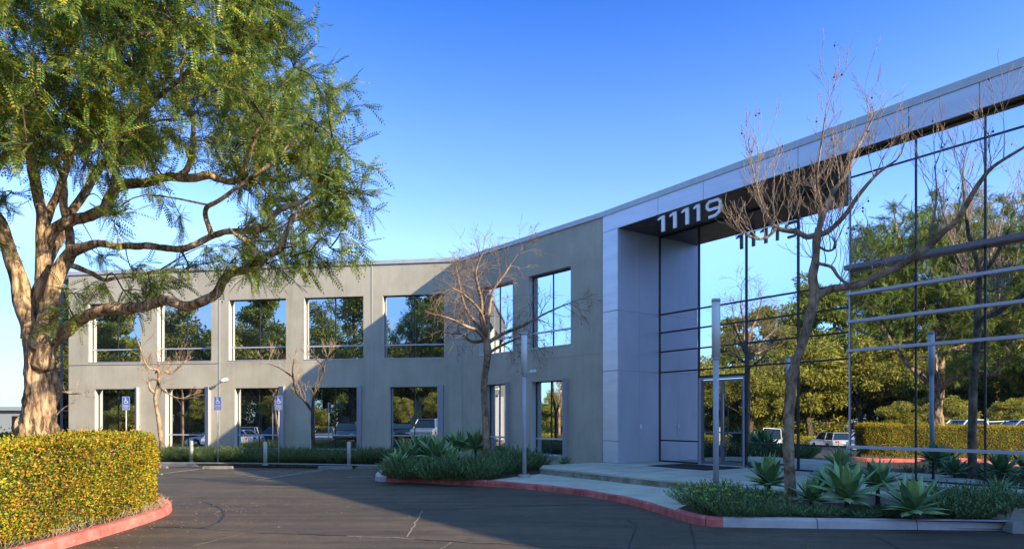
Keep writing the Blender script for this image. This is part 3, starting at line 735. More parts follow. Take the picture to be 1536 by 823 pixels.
# parking signs
def make_sign():
    r = empty('parking_sign'); mb = MB(); mb.cyl(0, .02, 0, 2.45, .022, 10); mb.build('post', M['pole'], r)
    mb = MB(); mb.box(-.125, .125, -.012, -.004, 1.95, 2.45); s = mb.build('sign_plate', M['blue'], r, .003)
    mb = MB()    # wheelchair symbol and border
    y = -.014
    def bar(x0, z0, x1, z1, w):
        d = Vector((x1 - x0, 0, z1 - z0)); n = Vector((-d.z, 0, d.x)).normalized() * w / 2; a = Vector((x0, y, z0)); b = Vector((x1, y, z1))
        q = [a - n, b - n, b + n, a + n]; mb.add(q + [p + Vector((0, .002, 0)) for p in q], [(0, 1, 2, 3), (7, 6, 5, 4), (0, 4, 5, 1), (1, 5, 6, 2), (2, 6, 7, 3), (3, 7, 4, 0)])
    for a, b in (((-.115, 1.96), (.115, 1.96)), ((.115, 1.965), (.115, 2.435)), ((.115, 2.44), (-.115, 2.44)), ((-.115, 2.435), (-.115, 1.965))): bar(*a, *b, .006)
    for k in range(14):
        a0 = R(100 + 18 * k); a1 = R(100 + 18 * (k + 1)); c = (-.005, 2.25); rr = .052
        bar(c[0] + rr * math.cos(a0), c[1] + rr * math.sin(a0), c[0] + rr * math.cos(a1), c[1] + rr * math.sin(a1), .016)
    bar(-.02, 2.375, -.012, 2.28, .02); bar(-.012, 2.28, .045, 2.28, .018); bar(.045, 2.28, .065, 2.21, .018); bar(-.015, 2.335, .035, 2.33, .013)
    bar(-.038, 2.395, -.008, 2.395, .03)
    for z, w in ((2.135, .085), (2.09, .095), (2.045, .08), (2.0, .09)): bar(-w, z, w, z, .012)
    mb.build('lettering', M['signwhite'], s)
    return r
sg = make_sign()
for i, (px, Y, lb) in enumerate(((189, 25.0, 'blue disabled parking sign on a post rising behind the clipped hedge'), (326.5, 25.0, 'blue disabled parking sign by the wall joint in full sun'), (418, 24.6, 'blue disabled parking sign on a post in front of a shaded window fin'))):
    o = sg if i == 0 else copy_tree(sg)
    o.location = ((px - 768) / F * Y, Y, .10); o.rotation_euler.z = R((18, 14, 10)[i])
    tag(o, lb, 'sign', 'blue disabled parking signs'); 
# light poles
def make_pole():
    r = empty('light_column'); mb = MB(); mb.tube([(0, 0, 0), (0, 0, .08)], [.16, .16], 20); mb.build('base_plate', M['conc'], r, .01)
    mb = MB(); mb.cyl(0, 0, .05, 2.74, .056, 20); mb.build('pole', M['pole'], r)
    mb = MB(); mb.tube([(0, 0, 2.74), (0, 0, 2.745), (0, 0, 2.80)], [.056, .068, .068], 20); mb.build('collar', M['pole'], r)
    mb = MB(); mb.cyl(0, 0, 2.80, 3.86, .082, 24); mb.build('diffuser', M['diffuser'], r)
    mb = MB(); mb.cyl(0, 0, 3.86, 3.92, .086, 24); mb.build('cap', M['pole'], r)
    mb = MB()
    for k in range(4):
        a = math.pi / 4 + k * math.pi / 2; mb.cyl(.13 * math.cos(a), .13 * math.sin(a), .08, .105, .012, 6)
    mb.build('anchor_bolt', M['alud'], r)
    return r
lp = make_pole()
for i, (px, Y, lb) in enumerate(((786.5, 18.54, 'slim grey light column standing at the corner of the walk by the red kerb'), (1074, 13.27, 'slim grey light column standing in front of the entrance doors'))):
    o = lp if i == 0 else copy_tree(lp)
    o.location = ((px - 768) / F * Y, Y, .148); tag(o, lb, 'lamp post', 'cylindrical light columns')

# ------------------------------------------------------------------ foliage generators
def frond_template(pairs=8, L=.25, ll=.050, lw=.019, droop=.22):
    quads = []
    for i in range(pairs + 1):
        s = (i + .6) / (pairs + 1); x = L * s; z = -droop * L * s * s
        for sd in (-1, 1):
            if i == pairs and sd > 0: continue
            a = R(62) * sd if i < pairs else 0; k = ll * (1 - .35 * abs(s - .45))
            dx, dy = math.cos(a), math.sin(a); b = Vector((x, 0, z)); t = b + Vector((dx, dy, -.28)) * k; m_ = (b * .55 + t * .45)
            n_ = Vector((-dy, dx, 0)) * lw / 2
            quads.append([b, m_ + n_, t, m_ - n_])
    quads.append([Vector((0, .002, 0)), Vector((L, 0, -droop * L)), Vector((L, -.001, -droop * L)), Vector((0, -.002, 0))])
    return np.array([[list(v) for v in q] for q in quads])
def rot_from_dirs(d, roll):
    """matrices whose x axis is d (n,3), z axis roughly up turned by roll"""
    d = d / np.linalg.norm(d, axis=1, keepdims=True)
    up = np.tile([0, 0, 1.0], (len(d), 1)) + rng.normal(0, .05, d.shape)
    y = np.cross(up, d); y /= np.linalg.norm(y, axis=1, keepdims=True); z = np.cross(d, y)
    c, s = np.cos(roll)[:, None], np.sin(roll)[:, None]
    y2 = y * c + z * s; z2 = -y * s + z * c
    return np.stack([d, y2, z2], axis=2)
def place(T, Rm, pos, scale):
    V = np.einsum('nij,qkj->nqki', Rm, T) * scale[:, None, None, None] + pos[:, None, None, :]
    return V.reshape(-1, T.shape[1], 3)
def inside(poly, x, y):
    c = False; n = len(poly)
    for i in range(n):
        x1, y1 = poly[i]; x2, y2 = poly[i - 1]
        if (y1 > y) != (y2 > y) and x < (x2 - x1) * (y - y1) / (y2 - y1) + x1: c = not c
    return c

# ------------------------------------------------------------------ the big tree
def big_tree():
    root = empty('spreading_tree', (-7.6, 10.9, .14), 0, 'large spreading tree with thick twisting trunk and feathery yellow green leaves behind the hedge', 'tree')
    off = -root.location
    def limb(pts, Y0=10.9):
        out = []; Y = Y0
        for p in pts:
            if len(p) == 4: Y = p[2]; r = p[3]
            else: r = p[2]
            out.append((at(p[0], p[1], Y) + off, r))
        return out
    trunk = limb([(60, 706, 10.9, .48), (57, 672, .43), (54, 645, .345), (60, 612, .28), (64, 580, .265), (60, 545, .245), (58, 515, .235), (52, 492, .19)])
    limbs = [
        [(52, 505, 10.9, .23), (42, 470, .185), (31, 440, .165), (24, 410, .15), (12, 370, .13), (-8, 320, .11), (-45, 265, 10.6, .09), (-90, 190, .06), (-130, 110, .03)],
        [(60, 505, 11.0, .20), (62, 465, .155), (63, 420, .135), (66, 378, .12), (65, 340, .11), (55, 290, .10), (47, 240, 10.6, .09), (45, 200, .08), (60, 160, 10.3, .07), (82, 122, .068), (112, 102, .062), (153, 82, .055), (194, 56, 10, .045), (245, 48, .03), (300, 25, .015)],
        [(62, 520, 10.8, .20), (68, 490, .16), (76, 450, .15), (89, 405, .14), (106, 381, .115), (143, 367, 10.5, .075), (180, 371, .068), (214, 370, 10.1, .065), (250, 374, .06), (286, 370, 9.8, .058), (318, 352, .056), (342, 347, 9.6, .054), (370, 346, .05), (400, 339, 9.4, .046), (422, 316, .04), (463, 296, .03), (490, 268, .015)],
        [(66, 400, 11.0, .12), (77, 350, .115), (102, 332, .108), (130, 325, .105), (153, 314, 10.7, .10), (165, 295, .10), (178, 281, 10.5, .09), (204, 275, .088), (255, 268, 10.3, .08), (306, 263, 10.1, .072), (325, 270, .068), (345, 274, .06), (362, 268, .055), (368, 245, .045), (385, 200, 9.8, .035), (410, 150, .02)],
        [(262, 267, 10.3, .06), (280, 255, .055), (291, 235, .048), (293, 215, .045), (288, 178, 10.5, .038), (272, 120, .03), (285, 60, .018)],
        [(64, 548, 10.8, .20), (72, 520, .165), (92, 498, 10.7, .13), (124, 477, 10.5, .112), (167, 463, 10.2, .10), (190, 465, .095), (215, 461, 10, .095), (240, 452, .09), (258, 450, 9.8, .085), (280, 458, .082), (301, 455, 9.6, .082), (323, 444, .078), (333, 425, .075), (345, 411, .072), (365, 406, .07), (385, 396, 9.4, .068), (402, 381, .06), (418, 373, .05), (430, 350, .038), (447, 322, .025), (470, 300, .012)],
        [(385, 398, 9.4, .05), (380, 382, .045), (371, 365, .04), (358, 356, .03), (345, 340, .015)],
        [(106, 381, 11.0, .09), (103, 345, 11.2, .08), (98, 316, .078), (94, 265, 11.4, .068), (87, 243, .06), (105, 225, .045), (128, 200, .03), (150, 160, 11.8, .015)],
        [(95, 400, 11.0, .055), (108, 398, 11.2, .05), (133, 408, 11.4, .042), (160, 420, .035), (200, 415, 11.8, .022), (240, 405, .01)],
        [(-30, 288, 10.7, .09), (0, 247, 10.9, .075), (31, 219, 11.1, .068), (66, 184, 11.4, .055), (110, 150, 11.8, .04), (170, 135, 12.1, .02)],
        [(50, 490, 11.1, .16), (62, 420, 11.8, .12), (100, 330, 12.6, .10), (160, 240, 13.4, .08), (220, 150, 14.2, .06), (290, 80, 14.6, .03)],
        [(12, 370, 10.9, .10), (-30, 330, 10, .085), (-90, 260, 9, .07), (-170, 180, 8, .05), (-250, 100, 7.4, .025)],
        [(47, 240, 10.6, .07), (30, 160, 10, .06), (0, 80, 9.3, .05), (-30, -30, 8.8, .03)],
        [(66, 340, 11, .08), (110, 230, 11.6, .07), (160, 100, 12.1, .055), (220, -30, 12.5, .035), (260, -80, 12.7, .015)],
        [(165, 295, 10.7, .06), (190, 215, 10.9, .05), (230, 150, 10.6, .04), (310, 90, 10.2, .03), (380, 60, 9.9, .015)],
        [(318, 352, 9.7, .04), (305, 318, 9.5, .035), (330, 300, 9.3, .03), (400, 250, 9.1, .02), (450, 200, 9.0, .01)],
        [(-8, 320, 11, .08), (-60, 330, 12, .07), (-140, 300, 13.2, .06), (-230, 250, 14.2, .03)],
    ]
    mb = MB(); skel = []
    tp = smooth_path(trunk, 9)
    tp = smooth_path([(p, r) for p, r in tp], 2)
    mb.tube([p for p, _ in tp], [r * .84 for _, r in tp], 72, rough=.30, freq=9, lobes=.03)
    o = mb.build('trunk', M['bark'], root)
    mb = MB()
    for lm in limbs:
        sp = smooth_path([(p, r * (.82 if r > .05 else .95)) for p, r in limb(lm)], 6)
        q = [(p + Vector([mnoise.noise(p * 2.3 + Vector((k * 7, 0, 0))) * .05 for k in range(3)]), r) for p, r in sp]
        q[0] = sp[0]
        mb.tube([p for p, _ in q], [r for _, r in q], 16, rough=.16, freq=9)
        skel += [(p, r) for p, r in q if r < .11 or (p - off).z > 0]
    SK = np.array([list(p) for p, r in skel]); SR = np.array([r for p, r in skel])
    poly = [(-900, -700), (350, -700), (390, -60), (412, 10), (405, 50), (392, 75), (445, 112), (480, 140), (498, 170), (490, 200), (482, 225), (490, 245), (485, 262), (500, 285), (520, 296), (498, 306), (480, 320), (494, 345), (488, 368), (470, 380), (430, 392), (400, 385), (340, 400), (290, 385), (230, 425), (160, 410), (120, 385), (60, 372), (-60, 380), (-900, 420)]
    holes = [(128, 282, 42, 30), (210, 306, 40, 20), (120, 345, 22, 18), (135, 62, 20, 13), (320, 305, 26, 14), (222, 345, 55, 14), (60, 300, 22, 20), (160, 395, 35, 10), (25, 320, 18, 26)]
    cen = []
    C0 = np.array([-7.4, 10.9, 6.7]); Rd = np.array([6.9, 5.0, 3.8])
    tries = 0
    while len(cen) < 1300 and tries < 200000:
        tries += 1
        v = rng.normal(size=3); v /= np.linalg.norm(v); v *= rng.random() ** (1 / 2.8)
        p = C0 + v * Rd
        if p[1] < 6.4 or p[2] < 3.2: continue
        px = 768 + F * p[0] / p[1]; py = 627 - F * (p[2] - EYE) / p[1]
        if not inside(poly, px, py): continue
        if any(((px - h[0]) / h[2]) ** 2 + ((py - h[1]) / h[3]) ** 2 < 1.25 for h in holes): continue
        if py > 225 and px < 345 and rng.random() < .86: continue
        if py > 330 and rng.random() < .25: continue
        if p[1] > 13.5 and rng.random() < .3: continue
        q = Vector(p); dn = mnoise.noise(q * .75) + .45 * mnoise.noise(q * 1.7 + Vector((5, 1, 2)))
        if dn < (-.02 if p[2] < 7.5 else -.22): continue
        cen.append(p)
    # bright outer sprays that give the crown its ragged right edge
    for px, py, Y in ((450, 30, 9.6), (430, 60, 9.5), (495, 112, 9.2), (520, 140, 9.0), (545, 168, 9.0), (470, 100, 9.4), (528, 205, 9.0), (538, 236, 8.9), (520, 262, 9), (545, 283, 8.8), (568, 294, 8.8), (520, 300, 9), (512, 335, 9), (540, 350, 8.9), (525, 372, 9), (495, 378, 9.1), (465, 385, 9.2), (430, 395, 9.2), (405, 400, 9.3), (345, 395, 9.5), (110, 440, 10.6), (104, 462, 10.5), (155, 425, 10.4), (185, 435, 10.3), (225, 425, 10.2), (240, 410, 10), (275, 405, 10), (195, 400, 10.2)):
        cen.append(np.array(at(px - (30 if px > 400 else 0), py, Y)))
    cen = np.array(cen) + np.array(off)
    pos, dirs, sc_ = [], [], []
    tw = MB()
    dk_ = [float(np.min(np.linalg.norm(SK - c, axis=1))) for c in cen]
    for c in cen[np.argsort(dk_)]:
        d2 = np.linalg.norm(SK - c, axis=1) + np.where(SR > .1, .5, 0); i = int(np.argmin(d2)); s0 = Vector(SK[i]); cv = Vector(c); thin = SR[i] < .008
        SK = np.vstack([SK, c[None]]); SR = np.append(SR, .006)
        L_ = (cv - s0).length; outd = (cv - Vector(C0 + np.array(off)) * 1.0); outd.z *= .25; outd = outd.normalized() if outd.length > .01 else Vector((1, 0, 0))
        midp = s0.lerp(cv, .5) + Vector(rng.normal(0, .09, 3)) + Vector((0, 0, .12 * L_))
        pth = smooth_path([(s0, .011 if thin else .017), (midp, .010), (cv, .007)], 4)
        tw.tube([p for p, _ in pth], [r for _, r in pth], 5, cap=False)
        for b in range(4):
            dd = (outd * .6 + Vector(rng.normal(0, .6, 3)) + Vector((0, 0, -.02))).normalized(); e = cv + dd * rng.uniform(.25, .55) + Vector((0, 0, -.05))
            tw.tube([cv, cv.lerp(e, .5) + Vector((0, 0, .04)), e], [.006, .005, .003], 4, cap=False)
            n = 12
            for k in range(n):
                s = (k + 1) / n; p = cv.lerp(e, s)
                fd = dd * .8 + Vector(rng.normal(0, .62, 3)) + Vector((0, 0, -.15 * s))
                pos.append(p); dirs.append(fd); sc_.append(rng.uniform(.6, 1.25))
    pos = np.array([list(p) for p in pos]); dirs = np.array([list(p) for p in dirs]); sc_ = np.array(sc_)
    V = place(frond_template(), rot_from_dirs(dirs, rng.normal(0, .45, len(dirs))), pos, sc_)
    br = mb.build('limb', M['bark'], root)
    tw.build('twigs', M['barkdark'], root)
    link('crown', np_mesh('crown', V, 4, M['crown']), root)
    return root
big_tree()

# ------------------------------------------------------------------ hedge island
HX = [(-6.45, 1.5), (-6.40, 5.0), (-6.38, 9.2), (-6.40, 11.5), (-6.60, 12.6), (-7.15, 13.35), (-8.2, 13.75), (-9.2, 13.3), (-9.6, 12.2), (-9.7, 9.0), (-9.7, 2.0)]
island = [(-5.95, -2), (-6.0, 3), (-6.02, 9.1), (-6.1, 11.4), (-6.35, 12.7), (-7.0, 13.75), (-8.2, 14.25), (-9.5, 13.9), (-10.15, 12.5), (-10.25, 8), (-10.25, -2)]
kerb('red_kerb', island[:10], M['red'], 'red painted kerb round the hedge island in full sun', 1, w=.18)
sheet('planting_bed', [(p[0] - .12 if i < 5 else p[0], p[1] - (.12 if i > 4 and i < 9 else 0)) for i, p in enumerate(island)], .02, .138, M['mulch'], 'dry leaf covered soil inside the hedge island')
def hedge(name, line, width, z0, z1, dens, leaf, label, mat='hedge', wob=.09, group=None):
    """clipped hedge: a dark twiggy core and a skin of small separate leaves on its sides and top"""
    P = [Vector((p[0], p[1], 0)) for p in line]
    root = empty(name, (P[0].x, P[0].y, z0), 0, label[:200], 'hedge', group); off = -root.location
    nrm = []
    for i in range(len(P)):
        t = (P[min(i + 1, len(P) - 1)] - P[max(i - 1, 0)]).normalized(); nrm.append(Vector((-t.y, t.x, 0)))
    core = MB(); vs = []
    for i, p in enumerate(P):
        for a, b in ((.07, z0), (.07, z1 - .07), (width - .07, z1 - .07), (width - .07, z0)): vs.append(p + nrm[i] * a + Vector((0, 0, b)) + off)
    n = len(P); fs = [(i * 4 + j, i * 4 + (j + 1) % 4, (i + 1) * 4 + (j + 1) % 4, (i + 1) * 4 + j) for i in range(n - 1) for j in range(4)]
    core.add(vs, fs + [(0, 1, 2, 3), tuple((n - 1) * 4 + k for k in (3, 2, 1, 0))]); core.build('twigs', M['hedgecore'], root)
    pts, nn = [], []
    def face(A, B, C, D, nv):   # bilinear patch
        area = ((B - A).length + (C - D).length) / 2 * ((D - A).length + (C - B).length) / 2
        k = int(area * dens); u = rng.random((k, 1)); v = rng.random((k, 1))
        q = (np.array(A) * (1 - u) + np.array(B) * u) * (1 - v) + (np.array(D) * (1 - u) + np.array(C) * u) * v
        pts.append(q); nn.append(np.tile(list(nv), (k, 1)))
    Z0, Z1 = Vector((0, 0, z0)), Vector((0, 0, z1))
    for i in range(n - 1):
        a, b = P[i], P[i + 1]; c, d = P[i] + nrm[i] * width, P[i + 1] + nrm[i + 1] * width
        face(a + Z0, b + Z0, b + Z1, a + Z1, -nrm[i]); face(c + Z0, d + Z0, d + Z1, c + Z1, nrm[i]); face(a + Z1, b + Z1, d + Z1, c + Z1, Vector((0, 0, 1)))
    for i, s in ((0, -1), (n - 1, 1)):
        t = (P[1] - P[0]).normalized() * -1 if i == 0 else (P[-1] - P[-2]).normalized(); a = P[i]; c = P[i] + nrm[i] * width
        face(a + Z0, c + Z0, c + Z1, a + Z1, t)
    q = np.concatenate(pts); nv = np.concatenate(nn); k = len(q)
    lump = np.array([mnoise.noise(Vector(p) * 1.9) * wob + mnoise.noise(Vector(p) * 5) * wob * .5 for p in q])
    q = q + nv * (lump[:, None] + rng.uniform(-.10, .035, (k, 1)) + (rng.random((k, 1)) > .972) * rng.uniform(.02, .12, (k, 1)))
    q[:, 2] = np.maximum(q[:, 2], z0 + .02)
    d = nv * .55 + rng.normal(0, .55, (k, 3)) + np.array([0, 0, .45])
    T = np.array([[[0, 0, 0], [leaf * .5, leaf * .24, .004], [leaf, 0, -.004], [leaf * .5, -leaf * .24, .004]]])
    V = place(T, rot_from_dirs(d, rng.uniform(-1.4, 1.4, k)), q + np.array(off), rng.uniform(.65, 1.3, k))
    link('foliage', np_mesh('foliage', V, 4, M[mat]), root)
    return root
hedge('clipped_hedge', HX, 1.05, .15, 1.41, 3500, .045, 'clipped hedge of yellow, orange and green leaves beside the driveway')
# dry twigs and litter at the hedge foot
mb = MB()
for k in range(900):
    s = random.uniform(0, 5.5); i = int(s) ; a, b = HX[min(i, 7)], HX[min(i + 1, 8)]; u = s - i
    x, y = a[0] + (b[0] - a[0]) * u, a[1] + (b[1] - a[1]) * u
    p = Vector((x + random.uniform(-.02, .25), y + random.uniform(-.1, .2), .15)); q = p + Vector((random.uniform(-.08, .08), random.uniform(-.1, .1), random.uniform(.02, .14)))
    mb.tube([p, q], [.003, .0015], 3, cap=False)
tag(mb.build('dry_litter', M['twig']), 'dry twigs and litter at the foot of the clipped hedge', 'litter', kind='stuff')

# fallen leaves on the asphalt
k = 700
xy = np.stack([rng.uniform(-8, 6, k), rng.uniform(8.5, 24, k)], 1)
T = np.array([[[0, 0, 0], [.02, .009, .003], [.04, 0, 0], [.02, -.009, .004]]])
d = np.stack([rng.normal(size=k), rng.normal(size=k), rng.normal(0, .05, k)], 1)
near = rng.random(k) < .45
xy[near] = np.stack([rng.normal(-5.7, .5, near.sum()), rng.uniform(9, 14.5, near.sum())], 1)
def okxy(x, y):
    if x > 2 and y > 12: return False
    if y > 17 and x > -4: return False
    return not (x < -5.98 and y < 13)
keep = np.array([okxy(x, y) for x, y in xy])
P_ = np.concatenate([xy, np.full((k, 1), .009)], 1)[keep]
V = place(T, rot_from_dirs(d[keep], rng.normal(0, .2, keep.sum())), P_, rng.uniform(.5, 1.1, keep.sum()))
M['fallen'] = leafy('fallen_leaves', [(.30, .22, .09), (.42, .33, .18), (.25, .12, .05)], trans=0)
tag(link('fallen_leaves', np_mesh('fallen_leaves', V, 4, M['fallen'])), 'small dry leaves scattered over the asphalt', 'leaf litter', kind='stuff')

# ------------------------------------------------------------------ bare trees
def twiggy(mb, p, d, L, r, depth, rnd, up=.25, spread=.7, pods=None, minr=.0035):
    n = 5; pts = [p]; dirs = [d]; q = p.copy(); dd = d.copy()
    for i in range(n):
        dd = (dd + Vector((rnd.gauss(0, .16), rnd.gauss(0, .16), rnd.gauss(0, .12) + up * .28))).normalized()
        q = q + dd * L / n; pts.append(q.copy()); dirs.append(dd.copy())
    rr = [max(minr, r * (1 - .62 * i / n)) for i in range(n + 1)]
    mb.tube(pts, rr, 6 if r > .015 else 4, cap=False)
    if depth <= 0:
        if pods is not None and rnd.random() < .12: pods.append(pts[-1])
        return
    nb = rnd.choice((2, 3, 3, 4))
    for k in range(nb):
        i = rnd.randint(2, n); a = rnd.uniform(0, 6.28); side = dirs[i].orthogonal().normalized()
        side.rotate(Matrix.Rotation(a, 3, dirs[i])); nd = (dirs[i] + side * rnd.uniform(.5, 1.0) * spread).normalized()
        twiggy(mb, pts[i], nd, L * rnd.uniform(.55, .85), rr[i] * rnd.uniform(.5, .7), depth - 1, rnd, up, spread, pods, minr)
def bare_tree(name, base, limbs, label, sprouts, mat, seed, tw=None, sprL=(.8, 1.6), depth=2, up=.5, pod=True, group=None, spread=.7, sr=.011):
    rnd = random.Random(seed)
    root = empty(name, base, 0, label, 'tree', group); off = -Vector(base)
    trunk, rest = limbs[0], limbs[1:]
    P = [smooth_path([(at(p[0], p[1], p[2]) + off, p[3]) for p in lm], 6) for lm in limbs]
    mb = MB(); mb.tube([p for p, _ in P[0]], [r for _, r in P[0]], 18, rough=.18, freq=8); mb.build('trunk', mat, root)
    mb = MB()
    for sp in P[1:]: mb.tube([p for p, _ in sp], [r for _, r in sp], 12, rough=.16, freq=12)
    pts = [(p, r, (sp[min(i + 1, len(sp) - 1)][0] - sp[max(i - 1, 0)][0]).normalized()) for sp in P[1:] for i, (p, r) in enumerate(sp) if i > 3]
    mb.build('limb', mat, root)
    tb = MB(); pods = []
    for sp in P[1:]:      # each limb ends in a spray
        d = (sp[-1][0] - sp[-2][0]).normalized()
        for k in range(2): twiggy(tb, sp[-1][0], (d + Vector((rnd.gauss(0, .3), rnd.gauss(0, .3), rnd.gauss(0, .2)))).normalized(), rnd.uniform(*sprL) * .7, sp[-1][1] * .8, depth, rnd, up, spread, pods)
    for k in range(sprouts):
        p, r, t = rnd.choice(pts); a = rnd.uniform(0, 6.28); side = t.orthogonal().normalized(); side.rotate(Matrix.Rotation(a, 3, t))
        d = (side * .7 + Vector((0, 0, up + .3)) + t * .35).normalized()
        twiggy(tb, p, d, rnd.uniform(*sprL), min(r * .6, sr), depth, rnd, up, spread, pods)
    tb.build('twigs', tw or mat, root)
    if pod and pods:
        pb = MB(); pb.tube([(0, 0, 0), (0, 0, -.07)], .002, 3, cap=False)
        pb.tube([(0, 0, -.065), (0, 0, -.077), (0, 0, -.093), (0, 0, -.105)], [.004, .019, .019, .004], 6); pm = pb.mesh('seed_pod', M['barkdark'])
        for q in pods[:70]: link('seed_pod', pm, root).location = q
    return root
YB = 12.6
x, y = (1187 - 768) / F * YB, YB
bare_tree('bare_tree', (x, y, .13), [
    [(1189, 765, YB, .17), (1187, 745, YB, .115), (1183, 690, YB, .098), (1183, 635, YB, .095), (1187, 573, YB, .09), (1193, 545, YB, .088), (1203, 516, YB, .085), (1212, 485, YB, .085), (1222, 444, YB, .088), (1219, 415, YB, .08), (1223, 391, YB, .07), (1225, 362, YB, .07), (1228, 342, YB, .066)],
    [(1221, 446, YB, .08), (1245, 434, YB, .072), (1271, 430, 12.5, .07), (1295, 425, 12.4, .068), (1315, 415, 12.3, .066), (1354, 396, 12.1, .062), (1393, 369, 11.9, .058), (1415, 348, 11.8, .05), (1437, 328, 11.6, .045), (1466, 279, 11.4, .038), (1490, 250, 11.2, .03), (1536, 221, 11.0, .02)],
    [(1226, 352, YB, .055), (1210, 355, 12.6, .05), (1195, 348, 12.6, .047), (1165, 342, 12.7, .042), (1150, 323, 12.7, .036), (1141, 303, 12.8, .026), (1134, 275, 12.9, .018), (1128, 250, 13, .010)],
    [(1165, 342, 12.7, .03), (1150, 356, 12.6, .026), (1133, 358, 12.5, .02), (1118, 352, 12.5, .012)],
    [(1228, 352, YB, .055), (1240, 348, 12.6, .05), (1256, 335, 12.5, .046), (1271, 318, 12.4, .042), (1290, 290, 12.3, .035), (1315, 262, 12.2, .025), (1345, 240, 12, .015)],
    [(1228, 345, YB, .055), (1236, 320, 12.7, .05), (1250, 288, 12.9, .045), (1267, 265, 13.0, .04), (1281, 231, 13.1, .032), (1298, 200, 13.2, .022), (1312, 172, 13.2, .012)],
    [(1228, 345, YB, .04), (1231, 310, 12.4, .03), (1225, 270, 12.2, .022), (1232, 215, 12.1, .014), (1240, 160, 12, .007)],
    [(1223, 395, YB, .035), (1232, 396, 12.4, .03), (1248, 401, 12.3, .03), (1258, 415, 12.2, .028), (1272, 425, 12.2, .025), (1290, 420, 12.1, .018)],
    [(1223, 366, YB, .022), (1240, 376, 12.4, .02), (1252, 372, 12.3, .018), (1253, 362, 12.2, .014), (1248, 352, 12.2, .006)],
    [(1393, 369, 11.9, .03), (1400, 330, 12, .024), (1405, 290, 12.1, .016), (1402, 250, 12.2, .01)],
], 'tall bare tree with leaning pale trunk in front of the glass wall', 76, M['barkbrown'], 11, M['twig'], (.4, .88), 2, .55, spread=.65)
YC = 20.0
bare_tree('bare_tree', ((730 - 768) / F * YC, YC, .12), [
    [(731, 712, YC, .16), (730, 692, YC, .125), (729, 640, YC, .105), (726, 581, YC, .10), (730, 545, YC, .10), (732, 525, YC, .105), (729, 507, YC, .09)],
    [(730, 512, YC, .06), (715, 496, 19.8, .05), (699, 489, 19.6, .045), (680, 480, 19.4, .035), (660, 473, 19.3, .02)],
    [(730, 508, YC, .07), (722, 480, 20, .06), (722, 452, 19.9, .05), (716, 425, 19.7, .04), (714, 405, 19.6, .03), (724, 378, 19.5, .015)],
    [(730, 508, YC, .065), (733, 470, 20.1, .055), (740, 435, 20.1, .045), (757, 411, 20.2, .035), (770, 390, 20.2, .02), (784, 372, 20.2, .01)],
    [(731, 515, YC, .06), (745, 505, 20, .055), (760, 498, 20, .05), (780, 490, 20.1, .045), (800, 480, 20.2, .035), (820, 469, 20.3, .028), (845, 458, 20.4, .02), (866, 450, 20.5, .01)],
    [(732, 530, YC, .05), (748, 520, 19.8, .04), (765, 512, 19.6, .035), (785, 504, 19.4, .02), (800, 508, 19.3, .01)],
    [(728, 510, YC, .055), (708, 512, 20.2, .045), (690, 500, 20.4, .035), (672, 500, 20.5, .02), (655, 492, 20.6, .01)],
    [(730, 505, YC, .05), (700, 465, 20.3, .04), (690, 430, 20.5, .03), (684, 400, 20.6, .015)],
    [(730, 505, YC, .05), (722, 470, 19.5, .04), (700, 445, 19.1, .03), (676, 430, 18.9, .015)],
], 'bare branched tree with seed balls rising from the agaves beside the red kerb', 125, M['barkbrown'], 5, M['twig2'], (.35, .75), 2, -.1, spread=.9)
YD = 25.6
bare_tree('bare_tree', ((470 - 768) / F * YD, YD, .12), [
    [(470, 700, YD, .09), (470, 668, YD, .075), (469, 640, YD, .07), (469, 612, YD, .065)],
    [(469, 618, YD, .055), (458, 602, 25.5, .048), (445, 587, 25.4, .042), (439, 560, 25.3, .03), (441, 538, 25.2, .015)],
    [(469, 616, YD, .055), (471, 592, 25.7, .05), (484, 560, 25.7, .045), (487, 545, 25.7, .03), (494, 530, 25.7, .015)],
    [(486, 552, YD, .03), (476, 540, 25.5, .02), (462, 532, 25.4, .01)],
    [(439, 565, 25.4, .03), (420, 552, 25.4, .02), (402, 545, 25.4, .01)],
], 'small dark bare tree forking low before the shaded ground floor of the wing', 34, M['barkdark'], 21, M['twig'], (.25, .55), 2, .3, pod=False, group=None)
YE = 25.8
bare_tree('bare_tree', ((242 - 768) / F * YE, YE, .12), [
    [(244, 700, YE, .095), (242, 665, YE, .08), (238, 630, YE, .075), (233, 598, YE, .07), (236, 580, YE, .06)],
    [(233, 590, YE, .05), (226, 584, 25.7, .045), (223, 575, 25.6, .04), (229, 568, 25.6, .04), (238, 572, 25.7, .035), (242, 582, 25.8, .03)],
    [(236, 582, YE, .055), (238, 565, YE, .05), (236, 555, 25.7, .045), (224, 552, 25.6, .035), (216, 540, 25.5, .03), (210, 520, 25.4, .02), (204, 502, 25.4, .01)],
    [(238, 565, YE, .05), (246, 556, 25.9, .045), (256, 560, 26, .04), (268, 551, 26, .03), (276, 543, 26, .015)],
    [(240, 580, YE, .04), (252, 590, 25.7, .03), (268, 597, 25.6, .02), (290, 596, 25.5, .01)],
    [(233, 560, YE, .03), (238, 548, YE, .025), (240, 535, YE, .012)],
], 'small sunlit bare tree with a knotted pale trunk just behind the hedge end', 34, M['barkpale'], 33, M['barkpale'], (.25, .55), 2, .3, pod=False)
YG = 27.0
